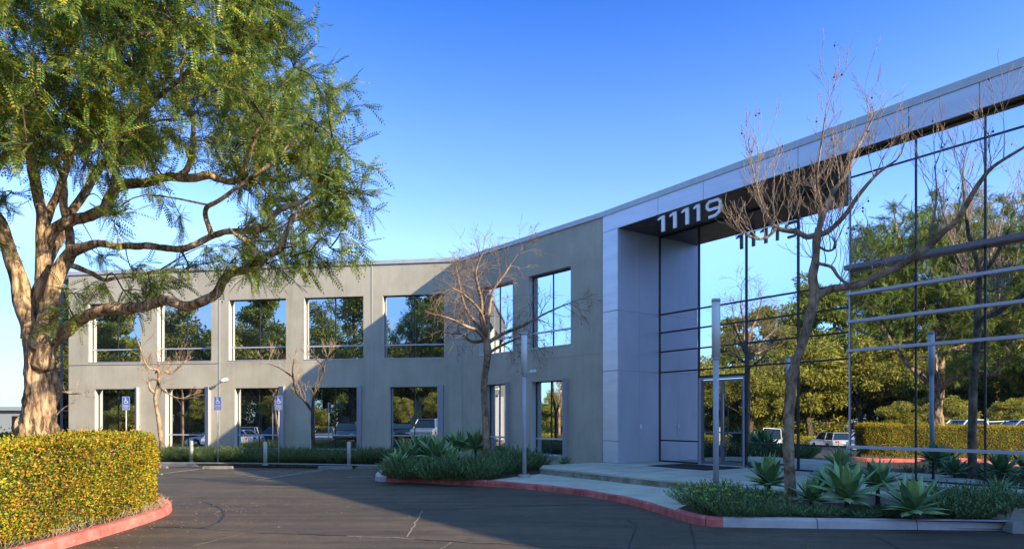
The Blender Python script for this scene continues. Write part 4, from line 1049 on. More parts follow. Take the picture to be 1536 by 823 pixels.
bare_tree('bare_tree', ((82 - 768) / F * YG, YG, .12), [
    [(82, 690, YG, .085), (82, 645, YG, .075), (82, 610, YG, .07), (82, 577, YG, .06)],
    [(82, 585, YG, .04), (80, 565, YG, .035), (80, 552, YG, .02)],
    [(82, 592, YG, .045), (94, 588, 26.9, .04), (108, 590, 26.8, .035), (120, 590, 26.7, .025), (130, 594, 26.7, .012)],
    [(82, 610, YG, .03), (72, 600, 26.9, .02), (66, 592, 26.9, .01)],
    [(82, 625, YG, .03), (95, 612, 27, .02), (106, 606, 27, .01)],
], 'small bare tree between the big trunk and the glazed end of the wing', 18, M['barkpale'], 44, M['barkpale'], (.25, .5), 1, .3, pod=False)

# ------------------------------------------------------------------ agaves, aloes and shrubs
def blade(mb, p, az, el0, L, W, curl, twist=0, nseg=7, thick=.012):
    """one fleshy leaf: channelled, widest past the middle, pointed, arching"""
    q = Vector(p); el = el0; rows = []
    for i in range(nseg + 1):
        s = i / nseg
        w = W * (.42 + .58 * math.sin(math.pi * min(1, s * .95 + .08)) ** .8) * (1 - s ** 5) if s < 1 else .0
        if s > .72: w *= ((1 - s) / .28) ** .75
        d = Vector((math.cos(az) * math.cos(el), math.sin(az) * math.cos(el), math.sin(el))); side = Vector((-math.sin(az), math.cos(az), 0)); nrm = d.cross(side) * -1
        side = (side * math.cos(twist) + nrm * math.sin(twist))
        rows.append((q.copy(), side * w / 2, nrm, w)); q = q + d * L / nseg; el -= curl / nseg
    vs, fs = [], []
    for c, s_, n_, w in rows:
        vs += [c + s_ + n_ * w * .16, c + s_ * .5 + n_ * w * .03, c - n_ * .0, c - s_ * .5 + n_ * w * .03, c - s_ + n_ * w * .16]
    k = 5
    for i in range(nseg):
        for j in range(k - 1): fs.append((i * k + j, i * k + j + 1, (i + 1) * k + j + 1, (i + 1) * k + j))
    m = len(vs); vs2 = [v - rows[i // k][2] * (thick * (1 - (i // k) / (nseg + 1))) for i, v in enumerate(vs)]
    fs2 = [tuple(a + m for a in f[::-1]) for f in fs]
    rim = []
    for i in range(nseg): rim += [(i * k, (i + 1) * k, (i + 1) * k + m, i * k + m), ((i + 1) * k + k - 1, i * k + k - 1, i * k + k - 1 + m, (i + 1) * k + k - 1 + m)]
    mb.add(vs + vs2, fs + fs2 + rim, True)
def agave(loc, size, stem, label, seed, name='agave', n=30, W=.13, curl=.5, cat='agave', mat='agave', group=None, lean=0):
    rnd = random.Random(seed)
    r = empty(name, loc, rnd.uniform(0, 6), label, cat, group); mb = MB()
    for k in range(n):
        s = k / (n - 1); az = k * 2.39996; el = R(88 - 82 * s ** .75 + rnd.uniform(-6, 6))
        L = size * (.62 + .38 * math.sin(math.pi * min(1, .25 + s * .75))) * rnd.uniform(.88, 1.1)
        blade(mb, (math.cos(az) * .03 * s * size * 2, math.sin(az) * .03 * s * size * 2, stem + (1 - s) * .10 * size), az, el, L, W * size * rnd.uniform(.9, 1.15), curl * rnd.uniform(.5, 1.6) * (.4 + s), rnd.uniform(-.25, .25))
    mb.build('leaves', M[mat], r)
    mb = MB(); mb.tube([(0, 0, -.02), (.01, 0, stem * .5), (0, 0, stem + .1 * size)], [.05 * size + .01, .06 * size, .05 * size], 10, rough=.3, freq=20); mb.build('stem', M['barkdark'], r)
    return r
def px_loc(px, py_base, z=.14): x, y = g(px, py_base, z); return (x, y, z - .01)
ag = [  # column, foot row, leaf length, stem, label
    (1153, 752, .70, .34, 'bright green agave rosette on a stem just left of the leaning bare trunk'),
    (1262, 747, .56, .60, 'tall stemmed agave standing against the glass corner post'),
    (1270, 770, .78, .26, 'broad agave between the leaning trunk and the nearest rosette'),
    (1316, 760, .62, .40, 'agave with upright leaves behind the nearest rosette'),
    (1368, 779, .74, .14, 'largest and nearest agave rosette spilling over the grey kerb'),
    (1216, 762, .52, .14, 'small agave low in the mulch right of the leaning trunk'),
    (1238, 752, .5, .3, 'agave half hidden behind the broad one')]
for i, (px, py, sz, stm, lb) in enumerate(ag): agave(px_loc(px, py), sz * .9, stm, lb, 100 + i, group='agaves in the kerb bed', n=30, W=.24, curl=.45)
ag2 = [(654, 712, .84, .42, 'large blue green agave in the middle of the corner planter'), (612, 711, .74, .36, 'agave at the left end of the corner planter'), (688, 708, .70, .66, 'agave on a tall stem left of the bare tree'), (713, 708, .70, .68, 'agave on a tall stem touching the bare tree trunk'),
       (632, 709, .75, .5, 'agave squeezed between the two big rosettes of the corner planter'), (674, 713, .7, .25, 'low agave in front of the stemmed ones'), (594, 716, .55, .25, 'small agave at the tip of the corner planter')]
for i, (px, py, sz, stm, lb) in enumerate(ag2): agave(px_loc(px, py), sz, stm, lb, 200 + i, group='agaves in the corner planter', n=40, W=.21, curl=.6)
for i, (px, py, sz, lb) in enumerate(((847, 697.5, .42, 'spiky aloe at the foot of the grey wall, farther from the pier'), (878, 698.5, .40, 'spiky aloe at the foot of the grey wall, nearer the pier'), (761, 700, .5, 'spiky aloe between the bare tree and the grey wall'))):
    agave(px_loc(px, py, .14), sz, .02, lb, 300 + i, 'aloe', 38, .10, .35, 'aloe', 'agave', 'aloes by the wall')
tt = FA.t(1500, .8); q = FA.pt(tt, .85, .29)
agave(tuple(q), .45, .03, 'spiky pale aloe in the narrow bed under the glass wall', 310, 'aloe', 60, .07, .9, 'aloe', 'agave')

def shrub_mesh(name, n, h, rad, ll, lw, mat, seed, lean=.35, per=26, start=.15):
    """upright stems each set with short narrow leaves"""
    r2 = np.random.default_rng(seed); a = r2.uniform(0, 6.283, n); rr = rad * np.sqrt(r2.random(n)); bx, by = rr * np.cos(a) * .6, rr * np.sin(a) * .6
    H_ = h * r2.uniform(.6, 1.08, n) * (1 - .35 * (rr / rad) ** 2); lx, ly = np.cos(a) * rr * lean + r2.normal(0, .05, n), np.sin(a) * rr * lean + r2.normal(0, .05, n)
    pos, dr = [], []
    for k in range(per):
        s = start + (1 - start) * (k + r2.random(n)) / per; az = k * 2.4 + r2.uniform(0, 6.28, n)
        pos.append(np.stack([bx + lx * s * 1.4, by + ly * s * 1.4, H_ * s], 1)); dr.append(np.stack([np.cos(az), np.sin(az), np.full(n, .75) + s * .6], 1))
    pos = np.concatenate(pos); dr = np.concatenate(dr)
    T = np.array([[[0, 0, 0], [ll * .5, lw / 2, 0], [ll, 0, .004], [ll * .5, -lw / 2, 0]]])
    V = place(T, rot_from_dirs(dr, r2.uniform(-.6, .6, len(dr))), pos, r2.uniform(.7, 1.2, len(dr)))
    st_ = MB()
    for i in range(n): st_.tube([(bx[i], by[i], 0), (bx[i] + lx[i] * 1.4, by[i] + ly[i] * 1.4, H_[i] * .97)], [.005, .003], 3, cap=False)
    tips = np.stack([bx + lx * 1.4, by + ly * 1.4, H_], 1)
    return np_mesh(name, V, 4, M[mat]), st_.mesh('stems', M['rosemary']), tips
SH = {
    'euph': shrub_mesh('leaves', 64, .52, .42, .068, .019, 'shrub', 1, .8, 26),
    'low': shrub_mesh('leaves', 70, .30, .40, .075, .021, 'shrub', 2, .7, 13),
    'rose': shrub_mesh('leaves', 150, .68, .75, .07, .012, 'rosemary', 3, .5, 34),
}
mb = MB()
for k in range(6):
    a = k * 1.05; c = Vector((math.cos(a) * .022, math.sin(a) * .022, .008)) if k else Vector((0, 0, .02))
    mb.add([c + Vector((-.015, 0, 0)), c + Vector((0, -.015, 0)), c + Vector((.015, 0, 0)), c + Vector((0, .015, 0)), c + Vector((0, 0, .018))], [(0, 1, 4), (1, 2, 4), (2, 3, 4), (3, 0, 4)])
FLH = mb.mesh('flower_head', M['tips'])
def shrub(kind, loc, s, rz, label, cat, group, tips=0, name='shrub', sz=None):
    lm, sm_, tp = SH[kind]
    r = empty(name, loc, rz, label, cat, group); r.scale = (s, s, sz or s)
    link('foliage', lm, r); link('stems', sm_, r)
    if tips:
        for p in tp[:tips]: link('flower_head', FLH, r).location = tuple(p)
    return r
rs = random.Random(3)
euph = [(1042, 757, .85, 40), (1062, 768, .9, 35), (1086, 760, .95, 12), (1110, 766, .9, 8), (1100, 774, .85, 0), (1132, 762, .85, 4), (1072, 748, .8, 20), (1135, 774, .7, 0)]
GE = 'blue green euphorbias at the left end of the kerb bed'
for i, (px, py, s, tp) in enumerate(euph):
    shrub('euph', px_loc(px, py), s, rs.uniform(0, 6), 'blue green euphorbia at left end of the kerb bed, ' + ('tipped with yellow flower heads' if tp > 10 else 'almost without flowers'), 'shrub', GE, tp, 'euphorbia')
GL = 'low grey green succulents scattered through the kerb bed'
for i, (px, py, s) in enumerate([(1180, 771, .6), (1212, 773, .5), (1236, 774, .62), (1296, 772, .6), (1326, 773, .45), (1418, 772, .7), (1436, 768, .75), (1455, 772, .62), (1478, 771, .7), (1504, 775, .8), (1530, 770, .8), (1410, 755, .7), (1548, 772, .8), (1152, 773, .4), (1392, 760, .6)]):
    shrub('low', px_loc(px, py), s, rs.uniform(0, 6), 'low grey green succulent growing in the mulch behind the grey kerb', 'shrub', GL, 0, 'succulent', s * rs.uniform(.9, 1.5))
for i, (px, py, s, h_) in enumerate([(1418, 774, .8, .8), (1440, 776, .9, 1.0), (1462, 775, .95, 1.05), (1486, 774, .85, .95), (1512, 777, .95, 1.05), (1538, 776, 1.0, 1.1), (1290, 775, .55, .6), (1330, 774, .5, .6), (1400, 768, .7, .9), (1450, 766, .8, .9), (1500, 764, .7, .8)]):
    shrub('euph', px_loc(px, py), s, rs.uniform(0, 6), 'dusky grey green shrub in the thicket right of the nearest agave' if px > 1390 else 'small grey green shrub tucked under the agaves', 'shrub', 'dusky shrubs of the kerb bed' if px > 1390 else 'small shrubs under the agaves', 0, 'shrub', s * h_)
shrub('euph', px_loc(1430, 757), .95, 1.0, 'upright budding shrub alone before the glass, right of the nearest agave', 'shrub', None, 6, 'euphorbia')
GM = 'low shrubs edging the corner planter'
for i, (px, py, s) in enumerate([(592, 716.5, .8), (604, 718, .95), (622, 717, .9), (648, 719, .9), (662, 718, 1.), (680, 719.5, .95), (697, 719, 1.), (716, 719, .95), (735, 716, 1.05), (748, 712, 1.1), (757, 706, 1.2), (769, 709, 1.15), (776, 703, 1.15), (740, 704, 1.1), (799, 704, .9), (806, 702, .8), (634, 716, .85)]):
    shrub('euph', px_loc(px, py), s * 1.0, rs.uniform(0, 6), 'blue green shrub in the low row edging the corner planter', 'shrub', GM, 0, 'shrub', s * 1.35)
GR = 'rosemary like bushes in a row along the wing'
px = 236.0; i = 0
while px < 596:
    Y = 24.9 + (px - 240) / 343 * -1.3 + .95 + rs.uniform(-.1, .35)
    sun = px < 318
    shrub('rose', ((px - 768) / F * Y, Y, .11), rs.uniform(.86, 1.02), rs.uniform(0, 6), ('grey green bush in the sunny part' if sun else 'dark green bush in the shaded part') + ' of the row along the wing', 'bush', GR, 0, 'bush', rs.uniform(.78, 1.0)); px += rs.uniform(15, 21); i += 1
px = 244
while px < 600:
    Y = 25.9 + (px - 240) / 343 * -1.0 + .9
    shrub('rose', ((px - 768) / F * Y, Y, .11), 1, rs.uniform(0, 6), 'bush in the back row close to the wing windows', 'bush', 'bushes in the back row along the wing', 0, 'bush', rs.uniform(.75, .95)); px += rs.uniform(24, 30)

# ------------------------------------------------------------------ what stands across the lot (seen in the glass)
def crown_mesh(seed, blobs, per, size, spread, leaf, mat, flat=.7):
    r2 = np.random.default_rng(seed); P = []; D = []
    for cx, cy, cz, rad in blobs:
        v = r2.normal(size=(per, 3)); v /= np.linalg.norm(v, axis=1, keepdims=True); rr = rad * r2.random((per, 1)) ** .45
        P.append(np.array([cx, cy, cz]) + v * rr * np.array([1, 1, flat])); D.append(v + r2.normal(0, .6, v.shape) - np.array([0, 0, .1]))
    P = np.concatenate(P); D = np.concatenate(D)
    T = np.array([[[0, 0, 0], [leaf * .5, leaf * .2, 0], [leaf, 0, -.1 * leaf], [leaf * .5, -leaf * .2, 0]]])
    return np_mesh('crown', place(T, rot_from_dirs(D, r2.uniform(-1.5, 1.5, len(D))), P, r2.uniform(.6, 1.4, len(D))), 4, M[mat])
def proto(kind, seed):
    rnd = random.Random(seed); blobs = []; tb = MB()
    if kind == 'pine':
        h = 13.0; tb.tube([(0, 0, -.3), (.1, 0, h * .4), (-.1, .1, h * .75), (0, 0, h * .95)], [.32, .25, .14, .05], 10, rough=.1)
        for k in range(52):
            z = h * rnd.uniform(.22, 1.0); R_ = 3.4 * (1.06 - (z / h) ** 1.5) + .4; a = rnd.uniform(0, 6.28); r = R_ * rnd.uniform(.35, 1)
            blobs.append((math.cos(a) * r, math.sin(a) * r, z, rnd.uniform(.55, 1.1))); tb.tube([(0, 0, z - r * .25), (math.cos(a) * r, math.sin(a) * r, z)], [.07, .02], 5, cap=False)
        return crown_mesh(seed, blobs, 330, 1, 1, .30, 'pine', .55), tb.mesh('trunk', M['barkdark'])
    if kind == 'round':
        h = 9.5; tb.tube([(0, 0, -.3), (.2, .1, 1.8), (0, 0, 3.2)], [.34, .26, .2], 10, rough=.1)
        for k in range(60):
            v = Vector((rnd.gauss(0, 1), rnd.gauss(0, 1), rnd.gauss(0, 1))).normalized() * rnd.uniform(.45, 1.0); c = (v.x * 4.2, v.y * 4.2, 6.2 + v.z * 2.9)
            blobs.append((*c, rnd.uniform(.6, 1.25)))
            if k % 3 == 0: tb.tube([(0, 0, 3.0), (c[0] * .5, c[1] * .5, (c[2] + 3) / 2 + .3), c], [.15, .09, .03], 6, cap=False)
        return crown_mesh(seed, blobs, 330, 1, 1, .27, 'euc', .6), tb.mesh('trunk', M['barkdark'])
    if kind == 'tall':
        h = 16.0; tb.tube([(0, 0, -.3), (.3, .1, 5), (0, .3, 10), (.2, 0, 15)], [.36, .28, .18, .06], 10, rough=.1)
        for k in range(48):
            z = h * rnd.uniform(.3, 1.0); a = rnd.uniform(0, 6.28); r = rnd.uniform(.3, 3.0) * (1.2 - .5 * z / h); c = (math.cos(a) * r, math.sin(a) * r, z)
            blobs.append((*c, rnd.uniform(.6, 1.2))); tb.tube([(.1, .1, z - r * .5), c], [.08, .02], 5, cap=False)
        return crown_mesh(seed, blobs, 330, 1, 1, .30, 'pine', .8), tb.mesh('trunk', M['barkdark'])
PR = {('pine', i): proto('pine', 50 + i) for i in range(2)}; PR.update({('round', i): proto('round', 60 + i) for i in range(2)}); PR.update({('tall', i): proto('tall', 70 + i) for i in range(2)})
LB = {'pine': 'dark conifer standing beyond the parking lot, seen mirrored in the glass', 'round': 'round crowned olive green tree across the parking lot, seen mirrored in the glass', 'tall': 'tall slender evergreen across the parking lot, seen mirrored in the glass'}
def far_tree(kind, v, x, y, s, label=None):
    s *= 1.38 if x < -50 and y > -18 and y < 40 and not (y < 2.5 and x > -60) else 1.12
    cm, tm_ = PR[(kind, v)]
    r = empty({'pine': 'conifer', 'round': 'round_tree', 'tall': 'tall_evergreen'}[kind], (x, y, lotz(x, y)), rs.uniform(0, 6.28), label or LB[kind], 'tree', kind + ' trees across the parking lot'); r.scale = (s, s, s)
    link('trunk', tm_, r); link('crown', cm, r)
wood = [ # behind the lot to the west, mirrored by the entrance glass
    ('round', -52, 27, .8), ('pine', -58, 24, .75), ('pine', -63, 20, .95), ('tall', -66, 16, .95), ('pine', -62, 12, 1.05), ('pine', -68, 9, 1.1), ('round', -56, 15, .95), ('round', -57, 8, 1.0),
    ('tall', -70, 4, 1.0), ('pine', -66, 2, 1.0), ('round', -60, 0, 1.1), ('pine', -72, -4, 1.1), ('round', -64, -7, 1.15), ('tall', -74, -11, 1.0), ('pine', -67, -14, 1.0), ('round', -58, -16, 1.0),
    ('round', -53, 21, .75), ('round', -55, 3.5, .85), ('round', -50, -8, .8), ('pine', -75, 14, 1.2), ('pine', -76, 24, 1.0), ('round', -70, 30, .9), ('pine', -80, 4, 1.3), ('pine', -80, -8, 1.3), ('round', -48, 31, .6),
    # southwest, mirrored by the wing windows
    ('pine', -57, -3, .95), ('round', -50, 1, .9), ('tall', -49, -5, .95), ('round', -44, -6, 1.25), ('pine', -41, -9, 1.15), ('round', -38, -5, 1.2), ('tall', -36, -14, .9), ('tall', -29.5, -9.5, .92), ('round', -25.5, -14, 1.12), ('tall', -21, -10, .85), ('round', -18, -15, 1.0), ('pine', -34, -22, 1.0), ('pine', -17, -22, 1.0), ('round', -46, -20, 1.2),
    ('round', -27, 2.5, .36), ('round', -37, 4, .42), ('round', -20.5, -1.5, .40), ('round', -33, -1.5, .45), ('round', -45, 6, .45), ('round', -15.2, .5, .38)]
for i, (k, x, y, s) in enumerate(wood): far_tree(k, i % 2, x, y, s)
hedge('clipped_hedge', [(-50, 34), (-49.5, 20), (-50, 4), (-48, -8)], 2.0, -1.62, -.1, 260, .16, 'long golden hedge at the far side of the lot, mirrored in the entrance glass', wob=.12)
hedge('clipped_hedge', [(-27, 3), (-26, -3), (-22, -8), (-10, -11)], 1.6, -.5, 1.0, 300, .14, 'low hedge behind the parked cars, mirrored in the wing windows', wob=.12)

ub = []
for k in range(360):
    s_ = rs.random(); x = -56 - 20 * rs.random(); y = 42 - 62 * s_; ub.append((x, y, lotz(x, y) + rs.uniform(.3, 6.0) * rs.uniform(.4, 1), rs.uniform(1.1, 2.1)))
for k in range(90):
    s_ = rs.random() * .42; x = -58 + 46 * s_; y = -14 - 12 * s_ - rs.uniform(0, 4); ub.append((x, y, rs.uniform(-.5, 3.6), rs.uniform(1.0, 1.8)))
tag(link('undergrowth', crown_mesh(91, ub, 260, 1, 1, .34, 'euc', .8)), 'tangled undergrowth filling the foot of the wood beyond the lot', 'undergrowth', kind='stuff')

def car_mesh_parts(kind):
    """hull, greenhouse, roof and wheels; x forward"""
    if kind == 'suv': L_, W_, hull, cab = 4.6, .93, [(-2.28, .42), (-2.32, .8), (-2.2, 1.02), (1.05, 1.04), (2.05, .90), (2.3, .72), (2.32, .42)], [(-2.12, 1.02), (-1.85, 1.58), (-1.5, 1.68), (.25, 1.68), (.55, 1.6), (1.25, 1.04)]
    elif kind == 'sedan': L_, W_, hull, cab = 4.7, .90, [(-2.3, .38), (-2.34, .72), (-2.2, .94), (.95, .95), (2.1, .80), (2.34, .6), (2.34, .36)], [(-1.95, .93), (-1.25, 1.36), (-.8, 1.43), (.1, 1.43), (.35, 1.38), (1.15, .95)]
    else: L_, W_, hull, cab = 4.9, .97, [(-2.45, .42), (-2.5, .9), (-2.42, 1.1), (1.4, 1.12), (2.2, .98), (2.45, .75), (2.45, .42)], [(-2.35, 1.1), (-2.22, 1.95), (-1.9, 2.05), (.7, 2.05), (1.0, 1.95), (1.75, 1.12)]
    def loft(prof, ws, top=None):
        mb = MB(); n = len(prof); vs = []
        for y, ins in ws:
            cx = sum(p[0] for p in prof) / n; cz = sum(p[1] for p in prof) / n
            for x, z in prof: vs.append((cx + (x - cx) * (1 - ins * .5), y, cz + (z - cz) * (1 - ins)))
        m = len(ws); fs = [(i * n + j, i * n + (j + 1) % n, (i + 1) * n + (j + 1) % n, (i + 1) * n + j) for i in range(m - 1) for j in range(n)]
        mb.add(vs, [tuple(range(n))[::-1]] + fs + [tuple(range((m - 1) * n, m * n))], False); return mb
    arch = []
    for x, z in hull[:1]: arch.append((x, z))
    def arc(cx): return [(cx + .40 * math.cos(a), .36 + .40 * math.sin(a)) for a in [R(180 - 8 - 18 * k) * 1 for k in range(10)]][::-1]
    wb = L_ * .29
    under = [(hull[-1][0], hull[-1][1])] + [(wb + .42, .3)] + [(wb + .40 * math.cos(R(a)), .36 + .40 * math.sin(R(a))) for a in (10, 45, 90, 135, 170)] + [(wb - .42, .26), (-wb + .42, .26)] + [(-wb + .40 * math.cos(R(a)), .36 + .40 * math.sin(R(a))) for a in (10, 45, 90, 135, 170)] + [(-wb - .42, .3)]
    prof = hull[:-1] + under
    b = loft(prof, [(-W_, .05), (-W_ * .96, .0), (W_ * .96, 0), (W_, .05)])
    gmb = MB(); n = len(cab); vs = []
    zb, zt = cab[0][1], max(p[1] for p in cab)
    for sd in (-1, 1):
        for x, z in cab: vs.append((x, sd * (W_ * .93 - .20 * (z - zb) / (zt - zb)), z))
    gmb.add(vs, [tuple(range(n)), tuple(range(n, 2 * n))[::-1]] + [(i, n + i, n + (i + 1) % n, (i + 1) % n) for i in range(n)])
    rf = MB(); tops = [p for p in cab if p[1] > zt - .12]; x0, x1 = tops[0][0], tops[-1][0]
    rf.box(x0, x1, -W_ * .72, W_ * .72, zt - .03, zt + .025)
    for sd in (-1, 1):
        for xs in ((x0, cab[0][0]), (x1, cab[-1][0]), ((x0 + x1) / 2, (x0 + x1) / 2 - .05), ):
            rf.tube([(xs[0], sd * (W_ * .93 - .19), zt - .02), (xs[1], sd * (W_ * .93 + .005), zb)], .035, 5)
    return b, gmb, rf, wb, W_, hull
_cars = {}
def car(kind, paint, x, y, rz, label, z=None):
    if kind not in _cars:
        b, gm_, rf, wb, W_, hull = car_mesh_parts(kind)
        _cars[kind] = dict(b=(b.v, b.f), g=gm_.mesh('windows', M['carglass']), r=(rf.v, rf.f), wb=wb, W=W_, hull=hull)
    c = _cars[kind]
    r = empty({'suv': 'parked_suv', 'sedan': 'parked_car', 'van': 'parked_van'}[kind], (x, y, lotz(x, y) if z is None else z), rz, label, {'suv': 'car', 'sedan': 'car', 'van': 'van'}[kind], 'vehicles parked across the lot')
    for nm, key in (('body', 'b'), ('roof', 'r')):
        mb = MB(); mb.add(*c[key]); mb.build(nm, M[paint], r, .03 if nm == 'body' else 0)
    link('windows', c['g'], r)
    for sx in (-1, 1):
        for sy in (-1, 1):
            mb = MB(); mb.tube([(sx * c['wb'], sy * (c['W'] - .2), .33), (sx * c['wb'], sy * (c['W'] + .0), .33)], .33, 20); w = mb.build('wheel', M['tyre'], r)
            mb = MB(); mb.tube([(sx * c['wb'], sy * (c['W'] - .02), .33), (sx * c['wb'], sy * (c['W'] + .012), .33)], .20, 14); mb.build('rim', M['rim'], w)
    xb, xf = c['hull'][1][0], c['hull'][-2][0]
    for sy in (-1, 1):
        mb = MB(); mb.box(xb - .02, xb + .14, sy * c['W'] * .62 - .16, sy * c['W'] * .62 + .16, c['hull'][1][1] - .02, c['hull'][1][1] + .13); mb.build('taillight', M['lampred'], r, .02)
        mb = MB(); mb.box(xf - .22, xf + .0, sy * c['W'] * .64 - .17, sy * c['W'] * .64 + .17, c['hull'][-2][1] - .1, c['hull'][-2][1] + .03); mb.build('headlight', M['lampclear'], r, .02)
for nm, c, mt in (('silver', (.42, .42, .44), .5), ('pearl', (.68, .68, .68), .1), ('black', (.015, .016, .02), .2), ('graphite', (.08, .085, .09), .5), ('navy', (.03, .05, .12), .3)):
    m = plain(nm + '_paint', c, .28, mt); m.node_tree.nodes['Principled BSDF'].inputs['Coat Weight'].default_value = .6; M[nm] = m
car('van', 'pearl', -45.1, 18.8, R(10), 'white van parked near the far hedge, seen mirrored right of the entrance doors')
car('suv', 'silver', -38.2, 14.0, R(160), 'silver suv seen mirrored behind the stemmed agave at the glass corner')
car('suv', 'graphite', -39.5, 10.6, R(165), 'dark grey suv parked next to the mirrored silver one')
car('sedan', 'pearl', -33.0, 5.0, R(175), 'white car roof showing above the mirrored hedge at right')
car('sedan', 'silver', -32.0, 8.4, R(172), 'silver car partly hidden behind the mirrored hedge')
car('suv', 'navy', -31.0, 1.6, R(175), 'dark blue suv mirrored at the right edge of the glass')
car('suv', 'graphite', -42.0, 6.6, R(170), 'grey suv parked farther back behind the mirrored tree trunk')
car('sedan', 'silver', -36.5, 10.8, R(62), 'silver car mirrored low in the wing window nearest the big tree')
car('sedan', 'pearl', -31.5, 8.8, R(60), 'white car mirrored in the second ground floor window of the wing')
car('suv', 'silver', -33.5, 2.6, R(62), 'silver suv mirrored behind the white car in the wing windows')
car('sedan', 'pearl', -23.2, 10.0, R(65), 'white sedan mirrored in the third ground floor window of the wing')
car('suv', 'graphite', -20.6, 6.8, R(66), 'dark suv mirrored in the fourth ground floor window of the wing')
car('suv', 'pearl', -17.6, 7.4, R(66), 'white suv mirrored beside the dark one in the wing windows')
car('suv', 'silver', -14.0, 5.8, R(80), 'silver suv facing the wing, mirrored in the window nearest the corner', .0)
car('sedan', 'black', -18.6, 1.0, R(70), 'black sedan mirrored behind the silver suv')
car('sedan', 'silver', -25.5, 2.4, R(64), 'silver car mirrored in the middle ground floor windows behind the white sedan')
car('suv', 'pearl', -28.5, -1.0, R(60), 'white suv mirrored far back between tree trunks in the wing windows')
car('suv', 'pearl', -16.0, -2.6, R(70), 'white suv mirrored farther back near the pale building')

# a pale building behind the wood, mirrored in the lower wing windows
pb = empty('warehouse', (-26, -25, 0), R(12), 'plain white low building behind the trees, seen mirrored in the wing windows', 'building')
mb = MB(); mb.box(-12, 12, -6, 6, -1, 5.2); M['whitewall'] = noisy('white_stucco', (.5, .5, .5), (.6, .6, .58), scale=.6, rough=.9); mb.build('wall', M['whitewall'], pb)
mb = MB(); mb.box(-12.2, 12.2, -6.2, 6.2, 5.2, 5.5); mb.build('roof', M['coping'], pb)
for k in range(4):
    mb = MB(); mb.box(-9.5 + k * 5.4, -7.3 + k * 5.4, 5.96, 6.03, 1.4, 3.8); mb.build('window', M['carglass'], pb)
# distant building and hills left of the trunk
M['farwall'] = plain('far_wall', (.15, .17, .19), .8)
fb = empty('distant_building', (-58, 78, 0), R(20), 'low pale building far off at the left edge beside the big trunk', 'building')
mb = MB(); mb.box(-9, 9, -5, 5, -1, 2.6); mb.build('wall', M['farwall'], fb)
mb = MB(); mb.box(-9.6, 9.6, -5.6, 5.6, 2.6, 3.0); mb.build('roof', M['farwall'], fb)
mb = MB()
for k in range(5): mb.box(-8 + k * 3.4, -6.4 + k * 3.4, -5.04, -4.97, .8, 2.0)
mb.build('window', M['carglass'], fb)
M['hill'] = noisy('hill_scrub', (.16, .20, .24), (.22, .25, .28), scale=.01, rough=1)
mb = MB(); vs = []; n = 90
for i in range(n + 1):
    a = R(-100 + 120 * i / n); rr = 900
    h = 14 + 16 * mnoise.noise(Vector((i * .13, 0, 0))) + 5 * mnoise.noise(Vector((i * .5, 3, 0)))
    for k, (dr, hh) in enumerate(((0, -3), (90, h * .6), (180, h), (300, -3))): vs.append(((rr + dr) * math.sin(a), (rr + dr) * math.cos(a), hh))
mb.add(vs, [(4 * i + k, 4 * i + k + 1, 4 * i + k + 5, 4 * i + k + 4) for i in range(n) for k in range(3)], True)
tag(mb.build('hills', M['hill']), 'low hazy hills on the horizon', 'hills', kind='structure')
# beige utility cabinet glimpsed between trunk and wing
uc = empty('utility_cabinet', ((71 - 768) / F * 22, 22, .0), 0, 'small beige cabinet showing over the hedge beside the big trunk', 'cabinet')
mb = MB(); mb.box(-.28, .28, -.2, .2, 0, 1.22); mb.build('cabinet_body', M['bollard'], uc, .01)
mb = MB(); mb.box(-.30, .30, -.22, .22, 1.22, 1.27); mb.build('lid', M['bollard'], uc, .008)

# ------------------------------------------------------------------ sun, sky, camera
S = Vector((.940, -.468, .45)).normalized()
el = math.asin(S.z); az = math.atan2(S.x, S.y)
sd = bpy.data.lights.new('sun', 'SUN'); sd.energy = 3.15; sd.angle = R(.5); sd.color = (1, .85, .58)
so = bpy.data.objects.new('sun', sd); col.objects.link(so); so.rotation_euler = S.to_track_quat('Z', 'Y').to_euler(); so.location = (30, -10, 30)
w = bpy.data.worlds.new('World'); sc.world = w; w.use_nodes = True; nt = w.node_tree
bg = nt.nodes['Background']; sky = nt.nodes.new('ShaderNodeTexSky'); sky.sky_type = 'NISHITA'; sky.sun_disc = False
sky.sun_elevation = el; sky.sun_rotation = az; sky.altitude = 0; sky.air_density = 1.0; sky.dust_density = .3; sky.ozone_density = 3.0
hs = nt.nodes.new('ShaderNodeHueSaturation'); hs.inputs['Hue'].default_value = .516; hs.inputs['Saturation'].default_value = 1.15; hs.inputs['Value'].default_value = 1.0
nt.links.new(sky.outputs[0], hs.inputs['Color'])
tc = nt.nodes.new('ShaderNodeTexCoord'); sx = nt.nodes.new('ShaderNodeSeparateXYZ'); nt.links.new(tc.outputs['Generated'], sx.inputs[0])
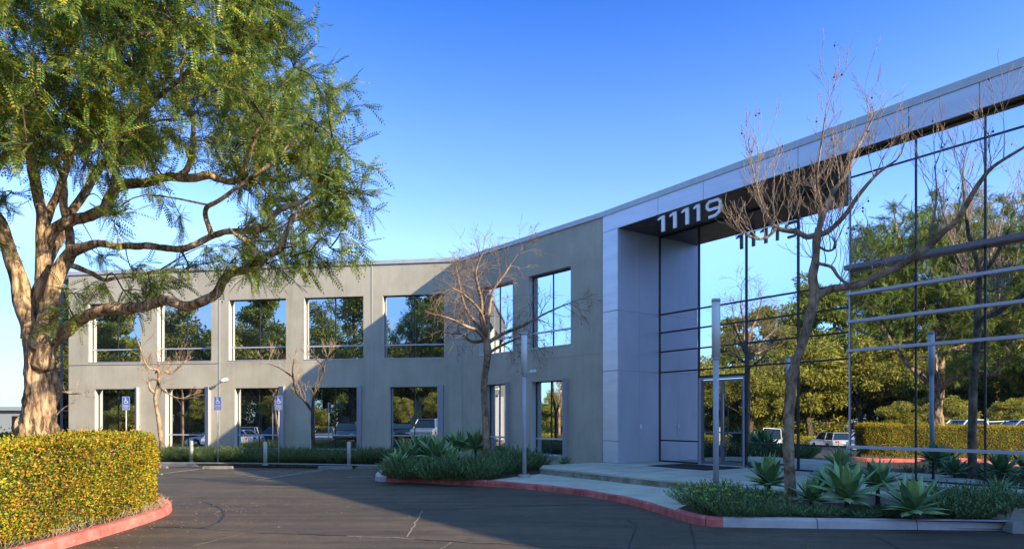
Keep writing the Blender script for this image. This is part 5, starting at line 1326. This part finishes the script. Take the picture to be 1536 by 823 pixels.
sky_tint = ramp(nt, sx.outputs[2], [(0, (.20, .28, .38)), (.16, (.42, .51, .62)), (.24, (.76, .76, .80)), (.385, (.53, .62, .76)), (.53, (.21, .43, .63)), (.62, (.45, .72, .66)), (.80, (1.7, 1.85, 1.25))])   # sky tint by height: deep blue midway, unseen zenith brightened to lift shade
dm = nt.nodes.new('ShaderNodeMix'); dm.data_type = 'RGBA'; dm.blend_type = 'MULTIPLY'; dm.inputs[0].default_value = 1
nt.links.new(hs.outputs[0], dm.inputs[6]); nt.links.new(sky_tint, dm.inputs[7])
# a few low clouds
mp = nt.nodes.new('ShaderNodeMapping'); mp.inputs['Scale'].default_value = (1, 1, 3.2); nt.links.new(tc.outputs['Generated'], mp.inputs[0])
cn = nt.nodes.new('ShaderNodeTexNoise'); cn.inputs['Scale'].default_value = 3.1; cn.inputs['Detail'].default_value = 7; cn.inputs['Roughness'].default_value = .55; nt.links.new(mp.outputs[0], cn.inputs[0])
cr = ramp(nt, cn.outputs[0], [(.54, (0, 0, 0)), (.70, (1, 1, 1))])
cm = ramp(nt, sx.outputs[2], [(.0, (.9, .9, .9)), (.14, (.75, .75, .75)), (.24, (0, 0, 0))])
mu = nt.nodes.new('ShaderNodeMath'); mu.operation = 'MULTIPLY'; nt.links.new(cr, mu.inputs[0]); nt.links.new(cm, mu.inputs[1])
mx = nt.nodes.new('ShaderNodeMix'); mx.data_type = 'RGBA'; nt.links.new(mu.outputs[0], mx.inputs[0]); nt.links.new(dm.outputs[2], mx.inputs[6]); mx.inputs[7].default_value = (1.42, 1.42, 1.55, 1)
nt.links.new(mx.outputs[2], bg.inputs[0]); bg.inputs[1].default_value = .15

cd = bpy.data.cameras.new('camera'); cam = bpy.data.objects.new('camera', cd); col.objects.link(cam); sc.camera = cam
cam.location = (0, 0, EYE); cam.rotation_euler = (R(90), 0, 0); cd.lens = 24.0; cd.sensor_width = 36; cd.shift_y = 215.5 / 1536; cd.clip_end = 3000; cd.clip_start = .05
vs_ = sc.view_settings; vs_.view_transform = 'Standard'; vs_.look = 'None'; vs_.exposure = 1.9; vs_.gamma = 1
sc.cycles.max_bounces = 7; sc.cycles.transparent_max_bounces = 4; sc.cycles.glossy_bounces = 4
sc.render.film_transparent = False
